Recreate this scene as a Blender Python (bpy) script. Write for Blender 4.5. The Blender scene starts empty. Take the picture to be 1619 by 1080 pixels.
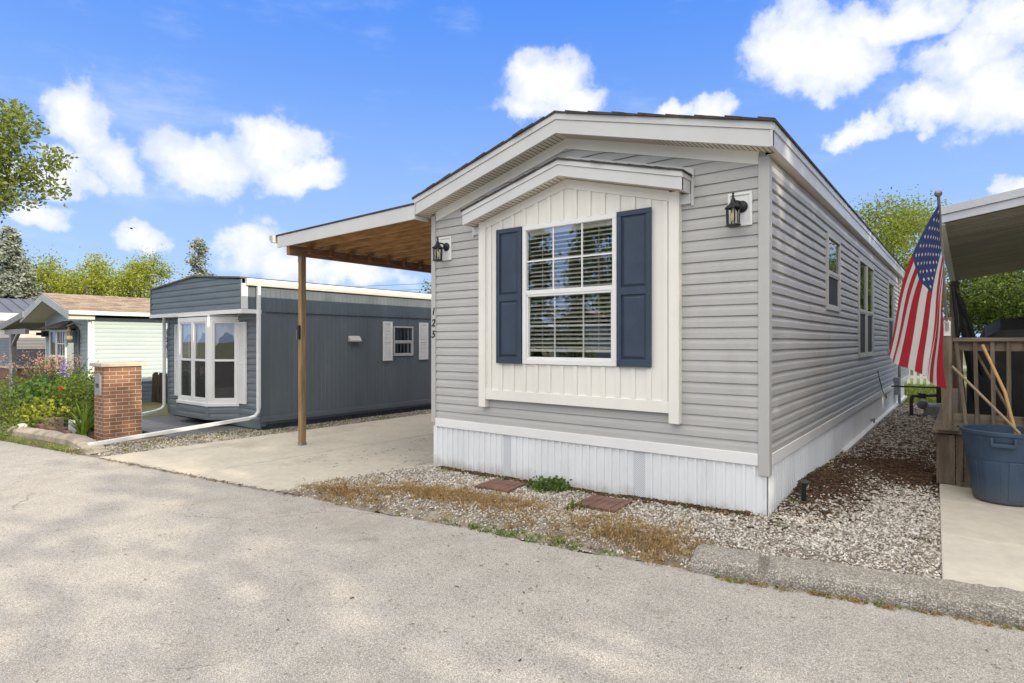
import bpy, math, random
import numpy as np
from mathutils import Vector, Matrix
random.seed(7)
R = math.radians
scene = bpy.context.scene
COL = scene.collection
# ------------------------------------------------------------------ camera, sun, sky, exposure
SUN_AZ = 91.0      # degrees clockwise from +Y
SUN_EL = 24.0
cam_d = bpy.data.cameras.new('camera'); cam = bpy.data.objects.new('camera', cam_d); COL.objects.link(cam)
cam.location = (0, 0, 1.6); cam.rotation_euler = (R(90), 0, R(37.7))
cam_d.sensor_width = 36; cam_d.lens = 36 * 930 / 1619; cam_d.clip_end = 3000; cam_d.clip_start = .05
scene.camera = cam
scene.view_settings.view_transform = 'Standard'; scene.view_settings.look = 'None'
scene.view_settings.exposure = 0.1; scene.view_settings.gamma = 1
scene.cycles.max_bounces = 8; scene.cycles.transparent_max_bounces = 24
scene.cycles.use_denoising = True
sun_d = bpy.data.lights.new('sun', 'SUN'); sun = bpy.data.objects.new('sun', sun_d); COL.objects.link(sun)
sun_d.energy = 4.4; sun_d.angle = R(.55); sun_d.color = (1, .88, .68)
_sd = Vector((math.sin(R(SUN_AZ)) * math.cos(R(SUN_EL)), math.cos(R(SUN_AZ)) * math.cos(R(SUN_EL)), math.sin(R(SUN_EL))))
sun.rotation_euler = _sd.to_track_quat('Z', 'Y').to_euler(); sun.location = (20, 4, 12)

def math_node(nt, op, a=None, b=None, c=None, clamp=False):
    n = nt.nodes.new('ShaderNodeMath'); n.operation = op; n.use_clamp = clamp
    for i, v in enumerate((a, b, c)):
        if v is None: continue
        if isinstance(v, (int, float)): n.inputs[i].default_value = v
        else: nt.links.new(v, n.inputs[i])
    return n.outputs[0]
def mixc(nt, f, a, b, mode='MIX'):
    n = nt.nodes.new('ShaderNodeMix'); n.data_type = 'RGBA'; n.blend_type = mode
    for s, v in ((n.inputs[0], f), (n.inputs[6], a), (n.inputs[7], b)):
        if isinstance(v, (int, float)): s.default_value = v
        elif isinstance(v, tuple): s.default_value = v + (1,) if len(v) == 3 else v
        else: nt.links.new(v, s)
    return n.outputs[2]
def smooth(nt, v, lo, hi):
    n = nt.nodes.new('ShaderNodeMapRange'); n.interpolation_type = 'SMOOTHSTEP'
    nt.links.new(v, n.inputs[0]); n.inputs[1].default_value = lo; n.inputs[2].default_value = hi
    return n.outputs[0]
def noise(nt, vec, scale, detail=4, rough=.55):
    n = nt.nodes.new('ShaderNodeTexNoise'); n.inputs['Scale'].default_value = scale
    n.inputs['Detail'].default_value = detail; n.inputs['Roughness'].default_value = rough
    if vec is not None: nt.links.new(vec, n.inputs['Vector'])
    return n

world = bpy.data.worlds.new('World'); scene.world = world; world.use_nodes = True
def build_sky():
    nt = world.node_tree; nt.nodes.clear()
    out = nt.nodes.new('ShaderNodeOutputWorld'); bg = nt.nodes.new('ShaderNodeBackground')
    nt.links.new(bg.outputs[0], out.inputs[0]); bg.inputs[1].default_value = .1
    sky = nt.nodes.new('ShaderNodeTexSky'); sky.sky_type = 'NISHITA'; sky.sun_disc = False
    sky.sun_elevation = R(SUN_EL); sky.sun_rotation = R(SUN_AZ); sky.air_density = 1.0; sky.dust_density = .3; sky.ozone_density = 3
    tc = nt.nodes.new('ShaderNodeTexCoord'); sp = nt.nodes.new('ShaderNodeSeparateXYZ')
    nt.links.new(tc.outputs['Generated'], sp.inputs[0])
    az = math_node(nt, 'ARCTAN2', sp.outputs[0], sp.outputs[1]); el = math_node(nt, 'ARCSINE', sp.outputs[2])
    # deep clear blue overhead paling to the horizon, mixed with the physical sky
    g1 = smooth(nt, sp.outputs[2], -.02, .58)
    grad = mixc(nt, g1, (4.7, 6.8, 10.0), (.85, 2.9, 9.3))
    base = mixc(nt, .06, grad, sky.outputs[0])
    # sky behind the viewer is brightened by the added deck below
    # cumulus clouds: (azimuth, elevation, half width, half height) in radians
    clouds = CLOUDS
    co = nt.nodes.new('ShaderNodeCombineXYZ'); nt.links.new(az, co.inputs[0]); nt.links.new(el, co.inputs[1])
    warp = noise(nt, co.outputs[0], 7, 5, .55)
    sub = nt.nodes.new('ShaderNodeVectorMath'); sub.operation = 'SUBTRACT'; nt.links.new(warp.outputs['Color'], sub.inputs[0]); sub.inputs[1].default_value = (.5, .5, .5)
    sc = nt.nodes.new('ShaderNodeVectorMath'); sc.operation = 'MULTIPLY_ADD'; nt.links.new(sub.outputs[0], sc.inputs[0]); sc.inputs[1].default_value = (.12, .10, 0); nt.links.new(co.outputs[0], sc.inputs[2])
    warp2 = noise(nt, co.outputs[0], 26, 5, .6); sub2 = nt.nodes.new('ShaderNodeVectorMath'); sub2.operation = 'SUBTRACT'; nt.links.new(warp2.outputs['Color'], sub2.inputs[0]); sub2.inputs[1].default_value = (.5, .5, .5)
    sc2 = nt.nodes.new('ShaderNodeVectorMath'); sc2.operation = 'MULTIPLY_ADD'; nt.links.new(sub2.outputs[0], sc2.inputs[0]); sc2.inputs[1].default_value = (.045, .045, 0); nt.links.new(sc.outputs[0], sc2.inputs[2]); sc = sc2
    m = None; hgt = None
    for (a, e, ra, re) in clouds:
        mp = nt.nodes.new('ShaderNodeMapping'); nt.links.new(sc.outputs[0], mp.inputs[0])
        mp.vector_type = 'TEXTURE'; mp.inputs['Location'].default_value = (a, e, 0); mp.inputs['Scale'].default_value = (ra, re, 1)
        ln = nt.nodes.new('ShaderNodeVectorMath'); ln.operation = 'LENGTH'; nt.links.new(mp.outputs[0], ln.inputs[0])
        v = math_node(nt, 'SUBTRACT', 1.0, ln.outputs['Value'])
        m = v if m is None else math_node(nt, 'SMOOTH_MAX', m, v, .12)
    fb = noise(nt, co.outputs[0], 15, 7, .6)
    dn = math_node(nt, 'MULTIPLY_ADD', fb.outputs['Fac'], 1.15, -.60)
    thick = math_node(nt, 'ADD', m, dn)
    den = math_node(nt, 'ADD', math_node(nt, 'MULTIPLY', smooth(nt, thick, .02, .32), .5), math_node(nt, 'MULTIPLY', smooth(nt, thick, -.1, .75), .5))
    # thin wisps
    mpw = nt.nodes.new('ShaderNodeMapping'); nt.links.new(co.outputs[0], mpw.inputs[0]); mpw.inputs['Scale'].default_value = (2.2, 6.5, 1)
    wi = noise(nt, mpw.outputs[0], 1.6, 6, .6)
    wisp = math_node(nt, 'MULTIPLY', smooth(nt, wi.outputs['Fac'], .5, .8), .35)
    # added cloud deck, unseen behind viewer and overhead, lights shaded fronts and ground
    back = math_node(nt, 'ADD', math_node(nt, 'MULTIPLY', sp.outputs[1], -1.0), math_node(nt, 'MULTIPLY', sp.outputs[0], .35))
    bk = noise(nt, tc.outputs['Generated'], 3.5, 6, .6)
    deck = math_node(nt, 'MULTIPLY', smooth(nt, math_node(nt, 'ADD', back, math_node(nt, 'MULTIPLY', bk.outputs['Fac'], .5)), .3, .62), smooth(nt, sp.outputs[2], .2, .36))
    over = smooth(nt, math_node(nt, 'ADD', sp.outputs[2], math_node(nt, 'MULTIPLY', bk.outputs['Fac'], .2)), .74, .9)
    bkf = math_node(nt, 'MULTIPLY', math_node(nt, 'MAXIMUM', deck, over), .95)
    shade = noise(nt, sc.outputs[0], 9, 5, .6)
    sh = smooth(nt, math_node(nt, 'ADD', shade.outputs['Fac'], math_node(nt, 'MULTIPLY', thick, .2)), .42, .78)
    ccol = mixc(nt, sh, (8.0, 8.5, 9.7), (10.2, 10.2, 10.4))
    c = mixc(nt, wisp, base, (9.2, 9.6, 10.2))
    c = mixc(nt, den, c, ccol)
    c = mixc(nt, bkf, c, (BACK_FILL * 1.0, BACK_FILL * .955, BACK_FILL * .885))
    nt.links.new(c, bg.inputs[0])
BACK_FILL = 22.5
CLOUDS = []
_f, _th = 930., R(37.7)
# cloud positions, written as bearings (degrees right of the view axis) and elevation, widths in degrees
for b, e, w, h in [(-36.2, 16.4, 3.1, 3.5), (-33.9, 13.9, 3.0, 2.7), (-38.1, 12.6, 2.7, 2.0), (-27.3, 15.1, 5.2, 3.2), (-22.2, 16.7, 4.7, 3.9), (-20.1, 14.4, 4.8, 2.4), (-38.9, 9.3, 2.9, 1.6), (-31.7, 7.8, 2.0, 1.4), (-23.8, 8.3, 3.7, 2.7), (-21.1, 6.9, 3.8, 2.0), (-15.0, 5.9, 6.4, 1.5), (3.4, 23.9, 5.2, 3.5), (1.6, 22.1, 3.5, 1.9), (5.9, 21.9, 3.5, 1.9), (15.1, 21.1, 2.4, 1.5), (18.6, 20.9, 2.6, 1.8), (25.3, 24.5, 5.0, 4.1), (29.5, 22.8, 4.7, 3.2), (32.4, 25.1, 6.7, 2.3), (37.6, 21.0, 3.7, 4.0), (39.3, 18.0, 3.7, 3.7), (35.2, 17.5, 4.4, 2.0), (30.2, 17.2, 2.8, 1.6), (40.5, 23.2, 3.8, 2.2), (40.7, 11.2, 1.1, 1.1), (46.5, 17.3, 4.8, 4.5), (45.3, 9.0, 4.3, 2.6), (-46.2, 13.0, 6.3, 4.5), (-50.5, 6.2, 5.9, 2.8)]:
    CLOUDS.append((R(b) - _th, R(e), R(w), R(h)))
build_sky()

# ------------------------------------------------------------------ helpers
def gz(x):
    return 0.0 if x > -2 else max(-.4, -.013 * (-2 - x))
class MB:
    def __init__(s): s.v = []; s.f = []
    def add(s, vs, fs):
        o = len(s.v); s.v += [tuple(p) for p in vs]; s.f += [tuple(i + o for i in f) for f in fs]; return s
    def box(s, a, b):
        x0, y0, z0 = (min(a[i], b[i]) for i in range(3)); x1, y1, z1 = (max(a[i], b[i]) for i in range(3))
        return s.add([(x0,y0,z0),(x1,y0,z0),(x1,y1,z0),(x0,y1,z0),(x0,y0,z1),(x1,y0,z1),(x1,y1,z1),(x0,y1,z1)],
                     [(0,3,2,1),(4,5,6,7),(0,1,5,4),(1,2,6,5),(2,3,7,6),(3,0,4,7)])
    def hexa(s, lo, hi):       # two quads of four points
        return s.add(list(lo) + list(hi), [(0,3,2,1),(4,5,6,7),(0,1,5,4),(1,2,6,5),(2,3,7,6),(3,0,4,7)])
    def bar(s, a, b, w, d, up=(0,0,1)):   # beam of section w x d from a to b
        a = Vector(a); b = Vector(b); t = (b - a).normalized(); u = Vector(up)
        if abs(t.dot(u)) > .97: u = Vector((0,1,0))
        sx = t.cross(u).normalized() * w / 2; sy = sx.cross(t).normalized() * d / 2
        q = [-sx - sy, sx - sy, sx + sy, -sx + sy]
        return s.hexa([a + k for k in q], [b + k for k in q])
    def poly(s, pts, n):       # polygon extruded by vector n
        n = Vector(n); k = len(pts); P = [Vector(p) for p in pts]
        return s.add(P + [p + n for p in P], [tuple(reversed(range(k))), tuple(range(k, 2*k))] + [(i, (i+1) % k, k + (i+1) % k, k + i) for i in range(k)])
    def tube(s, pts, r, n=8, cap=True):
        pts = [Vector(p) for p in pts]; rs = r if isinstance(r, (list, tuple)) else [r] * len(pts); vs = []; fs = []
        ref = None
        for i, p in enumerate(pts):
            t = (pts[min(i+1, len(pts)-1)] - pts[max(i-1, 0)]).normalized()
            if ref is None: ref = Vector((0,0,1)) if abs(t.z) < .9 else Vector((1,0,0))
            u = t.cross(ref).normalized(); w = u.cross(t); ref = w
            for k in range(n):
                a = 2 * math.pi * k / n; vs.append(p + (u * math.cos(a) + w * math.sin(a)) * rs[i])
        for i in range(len(pts) - 1):
            for k in range(n):
                a = i*n + k; b = i*n + (k+1) % n; fs.append((a, b, b + n, a + n))
        if cap: fs += [tuple(reversed(range(n))), tuple(range((len(pts)-1)*n, len(pts)*n))]
        return s.add(vs, fs)
    def lathe(s, prof, c=(0,0,0), n=24, sx=1, sy=1):
        vs = []; fs = []
        for r, z in prof:
            for k in range(n):
                a = 2*math.pi*k/n; vs.append((c[0] + r*sx*math.cos(a), c[1] + r*sy*math.sin(a), c[2] + z))
        for i in range(len(prof) - 1):
            for k in range(n):
                a = i*n + k; b = i*n + (k+1) % n; fs.append((a, b, b+n, a+n))
        return s.add(vs, fs)
    def ball(s, c, r, n=12, sz=1):
        return s.lathe([(max(r*math.sin(math.pi*i/n), .0005), -r*sz*math.cos(math.pi*i/n)) for i in range(n+1)], c, 14)
    def sheet(s, pts):
        return s.add(pts, [tuple(range(len(pts)))])
def link(name, me, m, parent=None, origin=None, smooth_=False):
    if m: me.materials.append(m)
    o = bpy.data.objects.new(name, me); COL.objects.link(o)
    if smooth_: me.polygons.foreach_set('use_smooth', [True] * len(me.polygons))
    if origin is not None and parent is None:
        me.transform(Matrix.Translation(-Vector(origin))); o.location = origin
    if parent is not None:
        o.parent = parent; me.transform(Matrix.Translation(-wloc(parent)))
    return o
def wloc(o):
    v = Vector((0,0,0))
    while o is not None: v += o.location; o = o.parent
    return v
def obj(name, mb, m, parent=None, origin=None, sm=False, bevel=0, label=None, fix=False):
    me = bpy.data.meshes.new(name); me.from_pydata(mb.v, [], mb.f)
    if fix:
        import bmesh
        b = bmesh.new(); b.from_mesh(me); bmesh.ops.recalc_face_normals(b, faces=b.faces); b.to_mesh(me); b.free()
    me.update(); o = link(name, me, m, parent, origin, sm)
    if bevel:
        md = o.modifiers.new('b', 'BEVEL'); md.width = bevel; md.segments = 2; md.limit_method = 'ANGLE'; md.angle_limit = R(40)
    if label: o['label'] = label
    return o
def thing(name, label, cat, loc, group=None):
    o = bpy.data.objects.new(name, None); o.empty_display_size = .2; COL.objects.link(o); o.location = loc
    return tag(o, label, cat, group)
def tag(o, label, cat, group=None):
    o['label'] = label; o['category'] = cat
    if group: o['group'] = group
    return o
def struct(o): o['kind'] = 'structure'; return o
def stuff(o, label=None, cat=None):
    o['kind'] = 'stuff'
    if label: o['label'] = label
    if cat: o['category'] = cat
    return o
def dup(o, parent=None):
    c = o.copy(); COL.objects.link(c)
    if parent is not None: c.parent = parent
    for ch in list(o.children): dup(ch, c)
    return c
# ------------------------------------------------------------------ materials
def M(name, col, rough=.6, var=.12, scale=3., stretch=(1,1,1), bump=0., bscale=60., bstretch=None, spec=.4, metal=0., col2=None, v2=None, detail=5, fine=0.):
    m = bpy.data.materials.new(name); m.use_nodes = True; nt = m.node_tree; p = nt.nodes['Principled BSDF']
    p.inputs['Roughness'].default_value = rough; p.inputs['Metallic'].default_value = metal; p.inputs['Specular IOR Level'].default_value = spec
    tc = nt.nodes.new('ShaderNodeTexCoord'); mp = nt.nodes.new('ShaderNodeMapping'); nt.links.new(tc.outputs['Object'], mp.inputs[0]); mp.inputs['Scale'].default_value = stretch
    n = noise(nt, mp.outputs[0], scale, detail, .6)
    f = smooth(nt, n.outputs['Fac'], .3, .7)
    c1 = tuple(min(1, k*(1+var)) for k in col); c2 = col2 if col2 else tuple(k*(1-var) for k in col)
    c = mixc(nt, f, c2, c1)
    if fine:
        n3 = noise(nt, mp.outputs[0], scale*14, 3, .6); c = mixc(nt, fine, c, n3.outputs['Fac'], 'OVERLAY')
    nt.links.new(c, p.inputs['Base Color'])
    if bump:
        mp2 = nt.nodes.new('ShaderNodeMapping'); nt.links.new(tc.outputs['Object'], mp2.inputs[0]); mp2.inputs['Scale'].default_value = bstretch or stretch
        n2 = noise(nt, mp2.outputs[0], bscale, 4, .6); b = nt.nodes.new('ShaderNodeBump'); b.inputs['Strength'].default_value = bump; b.inputs['Distance'].default_value = .01
        nt.links.new(n2.outputs['Fac'], b.inputs['Height']); nt.links.new(b.outputs[0], p.inputs['Normal'])
    return m
def aggregate(name, cols, scale, big=.6, bump=.6, rough=.9, stain=(.12,.1,.08), stain_amt=.35, tint=None):
    m = bpy.data.materials.new(name); m.use_nodes = True; nt = m.node_tree; p = nt.nodes['Principled BSDF']; p.inputs['Roughness'].default_value = rough; p.inputs['Specular IOR Level'].default_value = .25
    tc = nt.nodes.new('ShaderNodeTexCoord'); v = nt.nodes.new('ShaderNodeTexVoronoi'); v.inputs['Scale'].default_value = scale; nt.links.new(tc.outputs['Object'], v.inputs['Vector'])
    hs = nt.nodes.new('ShaderNodeSeparateColor'); nt.links.new(v.outputs['Color'], hs.inputs[0])
    r = nt.nodes.new('ShaderNodeValToRGB'); nt.links.new(hs.outputs[0], r.inputs[0]); cr = r.color_ramp; cr.interpolation = 'LINEAR'
    while len(cr.elements) < len(cols): cr.elements.new(.5)
    for i, (pos, c) in enumerate(cols): cr.elements[i].position = pos; cr.elements[i].color = c + (1,)
    # dark binder between the stones
    c = mixc(nt, smooth(nt, v.outputs['Distance'], .35, .75), r.outputs[0], tuple(k*.55 for k in cols[len(cols)//2][1]))
    n = noise(nt, tc.outputs['Object'], big, 6, .65); f = math_node(nt, 'MULTIPLY', smooth(nt, n.outputs['Fac'], .52, .75), stain_amt)
    c = mixc(nt, f, c, stain)
    n4 = noise(nt, tc.outputs['Object'], big*6, 5, .6); c = mixc(nt, .25, c, n4.outputs['Fac'], 'OVERLAY')
    nt.links.new(c, p.inputs['Base Color'])
    b = nt.nodes.new('ShaderNodeBump'); b.inputs['Strength'].default_value = bump; b.inputs['Distance'].default_value = .006; b.invert = True
    nt.links.new(v.outputs['Distance'], b.inputs['Height']); nt.links.new(b.outputs[0], p.inputs['Normal'])
    return m
def leafmat(name, dark, light, trans=.35, rough=.5):
    m = bpy.data.materials.new(name); m.use_nodes = True; nt = m.node_tree; nt.nodes.clear()
    out = nt.nodes.new('ShaderNodeOutputMaterial'); at = nt.nodes.new('ShaderNodeAttribute'); at.attribute_name = 'var'
    c = mixc(nt, at.outputs['Fac'], dark, light)
    p = nt.nodes.new('ShaderNodeBsdfPrincipled'); p.inputs['Roughness'].default_value = rough; p.inputs['Specular IOR Level'].default_value = .3; nt.links.new(c, p.inputs['Base Color'])
    t = nt.nodes.new('ShaderNodeBsdfTranslucent'); tcol = mixc(nt, 1., c, (1.25, 1.2, .55), 'MULTIPLY'); nt.links.new(tcol, t.inputs[0])
    mx = nt.nodes.new('ShaderNodeMixShader'); mx.inputs[0].default_value = trans; nt.links.new(p.outputs[0], mx.inputs[1]); nt.links.new(t.outputs[0], mx.inputs[2]); nt.links.new(mx.outputs[0], out.inputs[0])
    return m
def attrmat(name, ramp, rough=.8, spec=.25):
    m = bpy.data.materials.new(name); m.use_nodes = True; nt = m.node_tree; p = nt.nodes['Principled BSDF']; p.inputs['Roughness'].default_value = rough; p.inputs['Specular IOR Level'].default_value = spec
    at = nt.nodes.new('ShaderNodeAttribute'); at.attribute_name = 'var'; r = nt.nodes.new('ShaderNodeValToRGB'); nt.links.new(at.outputs['Fac'], r.inputs[0])
    while len(r.color_ramp.elements) < len(ramp): r.color_ramp.elements.new(.5)
    for i, (pos, c) in enumerate(ramp): r.color_ramp.elements[i].position = pos; r.color_ramp.elements[i].color = c + (1,)
    nt.links.new(r.outputs[0], p.inputs['Base Color']); return m
def glassmat(name, tint=(.9,.93,.93), blend=.62, rough=.0, coat=None):
    m = bpy.data.materials.new(name); m.use_nodes = True; nt = m.node_tree; nt.nodes.clear(); out = nt.nodes.new('ShaderNodeOutputMaterial')
    t = nt.nodes.new('ShaderNodeBsdfTransparent'); t.inputs[0].default_value = tint + (1,); g = nt.nodes.new('ShaderNodeBsdfGlossy'); g.inputs['Roughness'].default_value = rough; g.inputs[0].default_value = (.95,.97,1,1)
    lw = nt.nodes.new('ShaderNodeLayerWeight'); lw.inputs[0].default_value = blend; mx = nt.nodes.new('ShaderNodeMixShader')
    tc = nt.nodes.new('ShaderNodeTexCoord'); n = noise(nt, tc.outputs['Object'], 2.2, 2, .5); b = nt.nodes.new('ShaderNodeBump'); b.inputs['Strength'].default_value = .025; b.inputs['Distance'].default_value = .02
    nt.links.new(n.outputs['Fac'], b.inputs['Height']); nt.links.new(b.outputs[0], g.inputs['Normal'])
    if coat is not None:      # coated glazing: an even mirror share that rises towards grazing angles
        fc = math_node(nt, 'MULTIPLY_ADD', math_node(nt, 'POWER', lw.outputs['Facing'], 3.0), 1 - coat, coat)
    else: fc = lw.outputs['Fresnel']
    nt.links.new(fc, mx.inputs[0]); nt.links.new(t.outputs[0], mx.inputs[1]); nt.links.new(g.outputs[0], mx.inputs[2]); nt.links.new(mx.outputs[0], out.inputs[0])
    return m
def brickmat(name, c1, c2, mortar, w=.2, h=.067, msize=.012, off=.5, roof=False):
    m = bpy.data.materials.new(name); m.use_nodes = True; nt = m.node_tree; p = nt.nodes['Principled BSDF']; p.inputs['Roughness'].default_value = .85
    tc = nt.nodes.new('ShaderNodeTexCoord'); sp = nt.nodes.new('ShaderNodeSeparateXYZ'); nt.links.new(tc.outputs['Object'], sp.inputs[0])
    cb = nt.nodes.new('ShaderNodeCombineXYZ'); nt.links.new(sp.outputs[1] if roof else math_node(nt, 'ADD', sp.outputs[0], sp.outputs[1]), cb.inputs[0]); nt.links.new(sp.outputs[0] if roof else sp.outputs[2], cb.inputs[1])
    b = nt.nodes.new('ShaderNodeTexBrick'); nt.links.new(cb.outputs[0], b.inputs['Vector']); b.inputs['Scale'].default_value = 1; b.inputs['Brick Width'].default_value = w; b.inputs['Row Height'].default_value = h
    b.inputs['Mortar Size'].default_value = msize/2; b.inputs['Mortar Smooth'].default_value = .2; b.inputs['Color1'].default_value = c1+(1,); b.inputs['Color2'].default_value = c2+(1,); b.inputs['Mortar'].default_value = mortar+(1,); b.inputs['Bias'].default_value = 0
    n = noise(nt, tc.outputs['Object'], 60, 4, .6); c = mixc(nt, .35, b.outputs['Color'], n.outputs['Fac'], 'OVERLAY'); nt.links.new(c, p.inputs['Base Color'])
    bp = nt.nodes.new('ShaderNodeBump'); bp.invert = True; bp.inputs['Strength'].default_value = .7; bp.inputs['Distance'].default_value = .008; nt.links.new(b.outputs['Fac'], bp.inputs['Height']); nt.links.new(bp.outputs[0], p.inputs['Normal'])
    return m
m_side = M('grey_vinyl', (.445,.435,.422), .5, .05, 1.2, (1,1,6), .12, 18, (1,1,14), fine=.05)
m_white = M('white_vinyl', (.78,.775,.76), .45, .03, 2)
m_cream = M('cream_vinyl', (.79,.762,.705), .5, .04, 2, (1,1,.3), .08, 30)
m_skirt = M('white_skirting', (.78,.795,.81), .45, .05, 1.3, (1,1,.4))
m_fasc = M('fascia_metal', (.60,.60,.595), .45, .04, 2)
m_gtrim = M('grey_trim', (.47,.46,.445), .45, .04, 2)
def streaks(m, stretch, scale, lo, hi, col, amt):
    nt = m.node_tree; p = nt.nodes['Principled BSDF']; old = p.inputs['Base Color'].links[0].from_socket; tc = nt.nodes.new('ShaderNodeTexCoord'); mp = nt.nodes.new('ShaderNodeMapping'); nt.links.new(tc.outputs['Object'], mp.inputs[0]); mp.inputs['Scale'].default_value = stretch
    n = noise(nt, mp.outputs[0], scale, 6, .65); nt.links.new(mixc(nt, math_node(nt, 'MULTIPLY', smooth(nt, n.outputs['Fac'], lo, hi), amt), old, col), p.inputs['Base Color'])
streaks(m_side, (1,1,.35), 2.2, .5, .8, (.36,.34,.31), .5); streaks(m_skirt, (3,3,.5), 2.0, .5, .8, (.56,.55,.53), .45); streaks(m_cream, (2,2,.4), 2.0, .55, .85, (.60,.55,.47), .4)
def splash(m, z0, z1, col, amt):
    nt = m.node_tree; p = nt.nodes['Principled BSDF']; old = p.inputs['Base Color'].links[0].from_socket; tc = nt.nodes.new('ShaderNodeTexCoord'); sp = nt.nodes.new('ShaderNodeSeparateXYZ'); nt.links.new(tc.outputs['Object'], sp.inputs[0])
    n = noise(nt, tc.outputs['Object'], 5, 7, .7); h = math_node(nt, 'ADD', sp.outputs[2], math_node(nt, 'MULTIPLY', math_node(nt, 'SUBTRACT', n.outputs['Fac'], .5), .35))
    nt.links.new(mixc(nt, math_node(nt, 'MULTIPLY', math_node(nt, 'SUBTRACT', 1.0, smooth(nt, h, z0, z1)), amt), old, col), p.inputs['Base Color'])
splash(m_skirt, -.02, .16, (.36,.31,.25), .6)
m_soff = M('soffit_vinyl', (.66,.61,.53), .55, .05, 3)
m_shing = M('dark_shingle', (.06,.05,.045), .9, .35, 8, bump=.6, bscale=80)
m_navy = M('navy_paint', (.035,.054,.086), .5, .12, 4, bump=.12, bscale=120, bstretch=(1,1,.15))
m_black = M('black_metal', (.012,.013,.016), .42, .2, 20, bump=.05)
m_bulb = M('bulb_glass', (.82,.70,.42), .3, .05)
m_glass = glassmat('window_glass')
m_glassd = glassmat('lantern_glass', (.93,.93,.9), .2)
m_screen = M('insect_screen', (.045,.046,.05), .8, .1, 40)
m_blind = M('blind_slat', (.66,.65,.60), .5, .04)
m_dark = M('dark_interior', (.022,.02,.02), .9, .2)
m_wood = M('warm_timber', (.46,.265,.12), .75, .3, 2.2, (1.4,9,9), .25, 30, (2,14,14), fine=.25)
m_woodb = M('beam_timber', (.26,.135,.07), .8, .35, 2.2, (9,1.2,9), .3, 30, (14,2,14), fine=.3)
m_post = M('post_timber', (.27,.18,.095), .8, .3, 2.0, (10,10,.8), .3, 30, (18,18,1), fine=.3)
m_deckw = M('weathered_timber', (.17,.13,.095), .85, .35, 2.2, (9,9,.9), .35, 30, (18,18,1.3), fine=.4)
m_deckh = M('weathered_rail', (.19,.145,.105), .85, .35, 2.2, (.9,9,9), .35, 30, (1.3,18,18), fine=.4)
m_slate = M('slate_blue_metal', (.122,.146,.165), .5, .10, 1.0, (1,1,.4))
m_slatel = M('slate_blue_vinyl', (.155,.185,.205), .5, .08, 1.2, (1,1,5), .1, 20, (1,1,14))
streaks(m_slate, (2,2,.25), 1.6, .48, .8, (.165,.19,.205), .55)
m_mint = M('mint_vinyl', (.46,.545,.545), .5, .04, 1.2, (1,1,5))
m_grsid = M('charcoal_vinyl', (.16,.16,.175), .5, .06, 1.2)
m_roofm = M('metal_roof', (.12,.115,.12), .4, .08, 2)
m_deckg = M('grey_deck_paint', (.13,.135,.145), .7, .15, 2, (1,8,1), .15)
m_conc = M('concrete', (.51,.465,.38), .9, .09, .9, bump=.25, bscale=140, fine=.22, detail=8)
def stains(m, scale, lo, hi, col, amt, cracks=0):
    nt = m.node_tree; p = nt.nodes['Principled BSDF']; old = p.inputs['Base Color'].links[0].from_socket; tc = nt.nodes.new('ShaderNodeTexCoord'); n = noise(nt, tc.outputs['Object'], scale, 6, .65)
    c = mixc(nt, math_node(nt, 'MULTIPLY', smooth(nt, n.outputs['Fac'], lo, hi), amt), old, col)
    if cracks:
        w = noise(nt, tc.outputs['Object'], 2.5, 5, .65); ad = nt.nodes.new('ShaderNodeVectorMath'); ad.operation = 'MULTIPLY_ADD'; nt.links.new(w.outputs['Color'], ad.inputs[0]); ad.inputs[1].default_value = (.4, .4, 0); nt.links.new(tc.outputs['Object'], ad.inputs[2])
        v = nt.nodes.new('ShaderNodeTexVoronoi'); v.feature = 'DISTANCE_TO_EDGE'; v.inputs['Scale'].default_value = .5; nt.links.new(ad.outputs[0], v.inputs['Vector']); n2 = noise(nt, tc.outputs['Object'], .7, 2, .5)
        c = mixc(nt, math_node(nt, 'MULTIPLY', math_node(nt, 'MULTIPLY', math_node(nt, 'SUBTRACT', 1.0, smooth(nt, v.outputs['Distance'], .001, .0035)), smooth(nt, n2.outputs['Fac'], .5, .56)), .6), c, (.14,.12,.09))
    nt.links.new(c, p.inputs['Base Color'])
stains(m_conc, .9, .52, .72, (.30,.265,.21), .6, 1); stains(m_conc, 5., .62, .72, (.26,.22,.17), .35)
m_conc2 = M('pad_concrete', (.54,.50,.43), .9, .07, .8, bump=.2, bscale=140, fine=.18, detail=8)
stains(m_conc2, 1.3, .52, .75, (.40,.36,.30), .5); stains(m_conc2, 9., .68, .74, (.25,.21,.16), .35)
m_cap = M('stone_cap', (.50,.44,.36), .85, .1, 6, bump=.2)
m_brick = brickmat('brick', (.30,.145,.085), (.21,.10,.06), (.50,.42,.32))
m_brickg = brickmat('dark_brick', (.22,.10,.065), (.17,.08,.055), (.3,.24,.18))
m_paver = M('red_paver', (.165,.09,.072), .9, .25, 6, bump=.5, bscale=90, fine=.3)
m_road = aggregate('asphalt', [(0,(.25,.23,.205)), (.2,(.385,.355,.315)), (.6,(.475,.445,.40)), (.9,(.54,.51,.465)), (1,(.66,.63,.58))], 165, .5, .35, stain=(.33,.275,.21), stain_amt=.4)
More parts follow.
